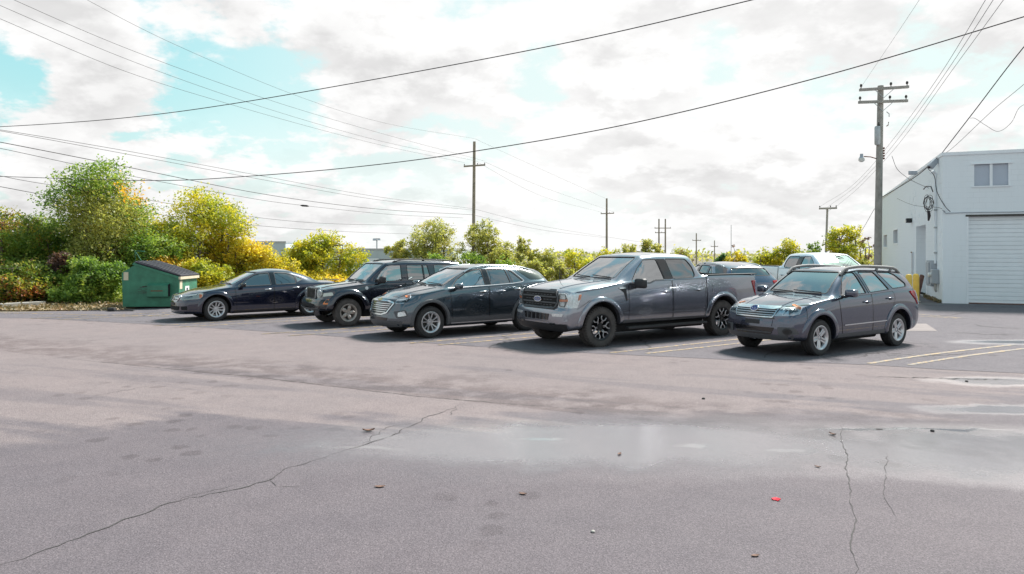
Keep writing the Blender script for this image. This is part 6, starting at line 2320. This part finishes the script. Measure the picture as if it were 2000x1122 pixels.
BOXY_ST = [
    (0.80, .79, .42, .47, .56, .75, .93, .755, .97, .60, 1.0),
    (0.45, .865, .42, .46, .56, .80, .985, .82, 1.025, .64, 1.055),
    (0.0, .885, .40, .44, .56, .85, 1.04, .845, 1.075, .66, 1.10),
    (-.50, .89, .38, .42, .56, .90, 1.095, .86, 1.125, .71, 1.155, 1),
    (-.80, .89, .38, .42, .56, .92, 1.11, .865, 1.39, .735, 1.43),
    (-1.12, .89, .38, .42, .56, .93, 1.12, .865, 1.635, .735, 1.685, 1),
    (-1.8, .89, .38, .42, .56, .94, 1.13, .865, 1.685, .74, 1.735),
    (-2.8, .89, .38, .42, .56, .94, 1.135, .865, 1.675, .735, 1.725),
    (-3.42, .88, .40, .44, .56, .94, 1.14, .85, 1.635, .72, 1.685, 1),
    (-3.60, .86, .42, .46, .56, .92, 1.12, .835, 1.16, .72, 1.17, 1),
    (-3.66, .84, .44, .48, .56, .86, 1.02, .81, 1.05, .70, 1.06),
]


def boxy(name, label, paint, fl, heading):
    c = Car(name, label, 'suv', fl, heading, .905, 2.694, BOXY_ST, paint, 0.368, 0.45,
            (0.25, [(.40, -.08), (.48, -.01), (.62, 0), (.68, -.06), (.75, -.10), (.98, -.12), (1.05, -.16)], 0.12, 3.0),
            (-3.3, [(.4, -.02), (.6, 0), (1.1, 0)], 0.05, 3.5), None, cabin=(-3.35, -.52, .62), sig=.02, soften=1)
    c.inter = (-.62, 1.09, -1.40, .90, .38)
    c.window('windshield', 'f', [(-.665, 1.18), (.665, 1.18), (.615, 1.64), (-.615, 1.64)], 'glass_clear', 'c', .04, .30)
    c.window('door_window', 's', [(-.74, 1.16), (-.93, 1.42), (-1.10, 1.57), (-1.22, 1.60), (-1.52, 1.60), (-1.54, 1.175)], 'glass_side')
    c.window('door_window', 's', [(-1.70, 1.60), (-2.17, 1.60), (-2.21, 1.18), (-1.72, 1.175)], 'glass_tint')
    c.window('door_window', 's', [(-2.20, 1.60), (-2.33, 1.59), (-2.41, 1.27), (-2.36, 1.19), (-2.24, 1.18)], 'glass_tint', rnd=.02)
    c.window('quarter_window', 's', [(-2.54, 1.60), (-3.10, 1.595), (-3.20, 1.50), (-3.22, 1.21), (-2.57, 1.195)], 'glass_tint', rnd=.05)
    c.window('rear_window', 'r', [(-.66, 1.20), (.66, 1.20), (.62, 1.60), (-.62, 1.60)], 'glass_tint', 'c', .04, .2)
    c.door([(-.62, 1.10), (-1.615, 1.13), (-1.62, .47), (-.64, .47)], (-1.42, 1.02))
    c.door([(-1.635, 1.13), (-2.46, 1.14), (-2.46, 1.0), (-2.30, .80), (-2.20, .60), (-2.14, .47), (-1.64, .47)], (-2.28, 1.03))
    c.strip('body_side_moulding', 's', [(-.64, .72), (-2.2, .735)], 'gloss_black', .05, .012)
    c.panel('rocker_trim', 's', [(-.55, .42), (-.55, .475), (-2.16, .475), (-2.16, .42)], 'grey_plastic', off=.006)
    for cx in (0, -2.694):
        c.flare('wheel_arch_flare', cx, .398, .447, .60, -14, 194, .065, paint)
    gr = c.panel('grille', 'f', mir([(.36, .985), (.36, .735)]), 'gloss_black', 'c', .010, .03, .05, rnd=.03)[0]
    for k in range(8):
        y = -.35 + .10 * k
        V, F = c.plate('f', [(y - .020, .745), (y + .020, .745), (y + .020, .975), (y - .020, .975)], .028, .03)
        c.both('grille_bar', V, F, 'steel_dark' if k not in (0, 7) else 'alloy', 'c', parent=gr)
    V, F = c.strip_geo('f', roundpoly(mir([(.38, .995), (.38, .725)]), .03), .022, .024, True)
    c.both('grille_surround', V, F, 'grey_plastic', 'c', parent=gr)
    c.lamp('headlight', 'f', [(.42, .985), (.68, .985), (.70, .86), (.60, .77), (.42, .77)], [('projector', oval(.55, .885, .10, .085, 16), 'reflector', .006)], base='lamp_hazy', label='hazy squarish headlight')
    c.panel('corner_lamp', 'q', [('f', .73, .885), ('s', .42, .91), ('s', .40, .83), ('f', .74, .80)], 'lamp_hazy', off=.012, rnd=.02)
    c.panel('side_marker', 'q', [('f', .80, .72), ('s', .50, .73), ('s', .52, .60), ('f', .80, .61)], 'amber', off=.014, rnd=.02)
    bp = c.panel('front_bumper', 'f', mir([(.84, .72), (.84, .56), (.62, .49)]), 'gloss_black', 'c', .014, .04, .06, rnd=.04)[0]
    V, F = c.plate('f', roundpoly(mir([(.48, .60), (.40, .52)]), .02), .020, .012)
    c.both('lower_grille', V, F, 'well_black', 'c', parent=bp)
    V, F = c.strip_geo('f', [(-.70, .51), (-.4, .485), (0, .48), (.4, .485), (.70, .51)], .02, .022)
    c.both('bumper_chrome', V, F, 'grey_plastic', 'c', parent=bp)
    c.panel('air_dam', 'f', mir([(.72, .50), (.62, .435)]), 'grey_plastic', 'c', .006, .03, rnd=.03)
    c.strip('hood_seam', 's', [(.60, .975), (.25, 1.005), (0, 1.035), (-.46, 1.09)], 'gloss_black', .012, .004)
    c.strip('hood_crease', 't', [(.55, .36), (.1, .38), (-.40, .42)], paint, .05, .012)
    h, n = c.hit('s', -.50, 1.0)
    c.panel('badge', 's', [(-.50 + .045 * math.cos(a * PI / 8), 1.0 + .045 * math.sin(a * PI / 8)) for a in range(16)], 'alloy', 'lr', .008, .01, .04)
    c.mirror(-.88, 1.22, (.14, .20, .19), 'black_plastic', .865)
    c.wiper([(.56, 1.185), (.28, 1.19), (-.05, 1.20)]); c.wiper([(-.05, 1.18), (-.3, 1.185), (-.58, 1.19)])
    c.rails(-1.35, -3.25, .68, .035, 'black_plastic', (.03, .5, .97), .017, cross=(.85,))
    c.lamp('tail_light', 'b', [('s', -3.50, 1.08), ('r', .70, 1.08), ('r', .70, .86), ('s', -3.52, .86)], [], base='red_lens', label='red square tail light')
    # hand-written notice behind the windshield
    h0, n0 = c.hit('f', .30, 1.23); h1, n1 = c.hit('f', .30, 1.50)
    up = (h1 - h0).normalized(); yx = Vector((0, 1, 0)); nz = yx.cross(up).normalized()
    if nz.x < 0:
        nz = -nz
    o = h0 - nz * 0.035
    V = [o + yx * a + up * b for a, b in ((-.36, 0), (.22, 0), (.22, .34), (-.36, .34))]
    V2 = [v - nz * .003 for v in V]
    nt = obj('windshield_notice', V + V2, [(0, 1, 2, 3), (7, 6, 5, 4), (0, 4, 5, 1), (1, 5, 6, 2), (2, 6, 7, 3), (3, 7, 4, 0)], 'paper', c.root)
    nt['label'] = 'pale hand-written notice behind the windshield'
    Mt = Matrix.Identity(4)
    pos = o + yx * -.33 + up * .20 + nz * .003
    for i in range(3):
        Mt[i][0] = yx[i]; Mt[i][1] = up[i]; Mt[i][2] = nz[i]; Mt[i][3] = pos[i]
    text_mesh('notice_lettering', 'IIPS:N', .15, 'ink', Mt, nt, .001, .002)
    Mt2 = Mt.copy()
    pos = o + yx * -.30 + up * .13 + nz * .003
    for i in range(3):
        Mt2[i][3] = pos[i]
    text_mesh('notice_lettering', '- -----', .07, 'ink', Mt2, nt, .001, .001)
    c.wheels('wide5', .225, .235, 'alloy_dirty', 'rubber_dusty')
    c.finish('seat_grey')
    return c


SEDAN_ST = [
    (0.97, .74, .20, .25, .40, .58, .665, .68, .70, .50, .725),
    (0.62, .875, .20, .24, .42, .66, .765, .81, .80, .60, .825),
    (0.0, .915, .19, .22, .44, .74, .87, .86, .91, .64, .935),
    (-.40, .92, .19, .22, .44, .78, .925, .87, .96, .69, .995, 1),
    (-.82, .92, .19, .22, .44, .80, .94, .875, 1.165, .665, 1.22),
    (-1.26, .92, .19, .22, .44, .81, .95, .875, 1.335, .61, 1.40, 1),
    (-1.75, .92, .19, .22, .44, .82, .96, .875, 1.375, .605, 1.445),
    (-2.2, .92, .19, .22, .44, .83, .98, .875, 1.35, .60, 1.42, 1),
    (-2.65, .92, .19, .22, .44, .84, 1.0, .875, 1.235, .60, 1.29),
    (-3.10, .915, .20, .24, .45, .84, 1.005, .86, 1.045, .68, 1.075, 1),
    (-3.6, .88, .24, .28, .46, .82, .985, .82, 1.025, .64, 1.055),
    (-3.90, .82, .28, .34, .48, .76, .92, .76, .95, .58, .97),
]


def sedan(name, label, paint, fl=None, heading=0, pos=None, rich=True):
    c = Car(name, label, 'car', fl, heading, .92, 2.765, SEDAN_ST, paint, 0.335, 0.395,
            (0.20, [(.20, -.06), (.28, -.01), (.42, 0), (.55, -.01), (.70, -.07), (.80, -.12)], 0.32, 2.3),
            (-3.5, [(.3, -.04), (.6, 0), (.95, 0)], 0.16, 2.6), None, cabin=(-2.9, -.44, .48), pos=pos)
    c.inter = (-.56, .93, -1.38, .66, .38)
    c.window('windshield', 'f', [(-.66, 1.02), (.66, 1.02), (.54, 1.355), (-.54, 1.355)], 'glass_clear', 'c', .05, .30)
    c.window('door_window', 's', [(-.60, .965), (-.90, 1.165), (-1.12, 1.28), (-1.30, 1.325), (-1.54, 1.34), (-1.57, .985)], 'glass_tint')
    c.window('door_window', 's', [(-1.71, 1.34), (-2.06, 1.325), (-2.32, 1.25), (-2.32, 1.01), (-1.71, .99)], 'glass_tint')
    c.window('quarter_window', 's', [(-2.36, 1.235), (-2.55, 1.13), (-2.36, 1.04)], 'glass_side', rnd=.015)
    c.window('rear_window', 'r', [(-.58, 1.10), (.58, 1.10), (.52, 1.36), (-.52, 1.36)], 'glass_tint', 'c', .04, .25)
    c.panel('pillar_trim', 's', [(-1.56, 1.34), (-1.695, 1.34), (-1.695, .99), (-1.585, .99)], 'gloss_black', off=.004)
    c.door([(-.52, .93), (-1.625, .965), (-1.63, .27), (-.56, .27)], (-1.45, .855), 'chrome' if rich else None)
    c.door([(-1.645, .965), (-2.46, .99), (-2.50, .88), (-2.38, .66), (-2.30, .45), (-2.28, .27), (-1.645, .27)], (-2.30, .885), 'chrome' if rich else None)
    c.panel('rocker_trim', 's', [(-.48, .225), (-.48, .275), (-2.28, .275), (-2.28, .225)], 'black_plastic', off=.006)
    for cx in (0, -2.765):
        c.flare('wheel_arch_flare', cx, .365, .392, .50, -6, 186, .028, paint)
    gr = c.panel('grille', 'f', mir([(.36, .715), (.42, .665), (.36, .575)]), 'gloss_black', 'c', .010, .03, .05)[0]
    V, F = c.strip_geo('f', [(-.40, .648), (.40, .648)], .03, .022)
    c.both('grille_bar', V, F, 'chrome', 'c', parent=gr)
    V, F = c.strip_geo('f', [(0, .71), (0, .58)], .035, .022)
    c.both('grille_bar', V, F, 'chrome', 'c', parent=gr)
    V, F = c.strip_geo('f', roundpoly(mir([(.37, .72), (.43, .665), (.37, .57)]), .02), .02, .020, True)
    c.both('grille_surround', V, F, 'chrome', 'c', parent=gr)
    q = [('f', .47, .72), ('f', .66, .755), ('s', .38, .805), ('s', .34, .795), ('s', .37, .70), ('s', .44, .645), ('f', .64, .60), ('f', .46, .615)]
    c.lamp('headlight', 'q', q, [('turn_signal', [('s', .37, .745), ('s', .435, .77), ('s', .445, .665), ('s', .40, .675)], 'amber', .008)], base='lamp_hazy', label='hazy headlight with an orange side marker')
    c.panel('lower_grille', 'f', mir([(.50, .43), (.44, .32)]), 'well_black', 'c', .008, .02, rnd=.02)
    c.panel('number_plate_mount', 'f', [(-.2, .53), (.2, .53), (.2, .45), (-.2, .45)], 'black_plastic', 'c', .012, .02)
    c.strip('lip_chrome', 'f', [(-.66, .265), (-.4, .25), (0, .245), (.4, .25), (.66, .265)], 'grey_plastic', .02, .012, sides='c')
    c.panel('fog_lamp_housing', 'q', [('f', .56, .43), ('f', .74, .44), ('f', .74, .34), ('f', .58, .33)], 'well_black', off=.006, rnd=.02)
    c.strip('hood_seam', 's', [(.60, .775), (.30, .82), (0, .87), (-.40, .92)], 'gloss_black', .011, .004)
    c.strip('fender_seam', 's', [(-.50, .94), (-.52, .60)], 'gloss_black', .008, .004)
    c.mirror(-.70, 1.005, (.12, .17, .12), 'gloss_black', .865)
    c.wiper([(.56, 1.02), (.28, 1.025), (-.05, 1.04)])
    c.lamp('tail_light', 'b', [('s', -3.66, .90), ('r', .50, .92), ('r', .52, .78), ('s', -3.68, .76)], [], base='red_lens', label='red rear corner light')
    sp = MB().rbox(-3.86, -3.70, -.52, .52, 1.06, 1.08, .008, 2)
    sp.tube([(-3.76, .4, 1.04), (-3.78, .4, 1.07)], .02, 6); sp.tube([(-3.76, -.4, 1.04), (-3.78, -.4, 1.07)], .02, 6)
    if rich:
        sp.build('spoiler', paint, c.root)
    c.wheels('double5', .225, .215, 'alloy', 'rubber')
    c.finish('seat_grey')
    return c


pickup('pickup_truck', 'grey crew-cab pickup truck parked between the slate crossover and the dark grey wagon-like suv', 'paint_gray', (1174.5, 678.7), -146.75)
wagon('parked_suv', 'dark grey wagon-like suv with roof rails, nearest of the row, right of the grey pickup', 'paint_plum', (1603.5, 696), -147.5)
crossover('parked_suv', 'slate grey crossover with chrome window line parked left of the grey pickup', 'paint_slate', (842, 661), -144.5)
boxy('parked_suv', 'boxy black suv with upright grille and a notice in its windshield', 'paint_black', (681, 638.8), -146)
sedan('parked_car', 'black four-door sedan with hazy headlights in front of the green dumpster', 'paint_navy', (423, 627.5), -142.5)
# second row, behind
pickup('pickup_truck', 'pale silver crew-cab pickup truck standing behind the dark grey wagon', 'paint_silver', heading=-79, pos=(11.6, 24.2), ornate=False)
crossover('parked_suv', 'dark blue-grey suv seen from behind, beyond the bed of the grey pickup', 'paint_dusk', heading=101, pos=(6.4, 24.6), ornate=False)
sedan('parked_car', 'low blue sedan mostly hidden behind the slate crossover and the grey pickup', 'paint_blue', heading=176, pos=(2.1, 22.6), rich=False)
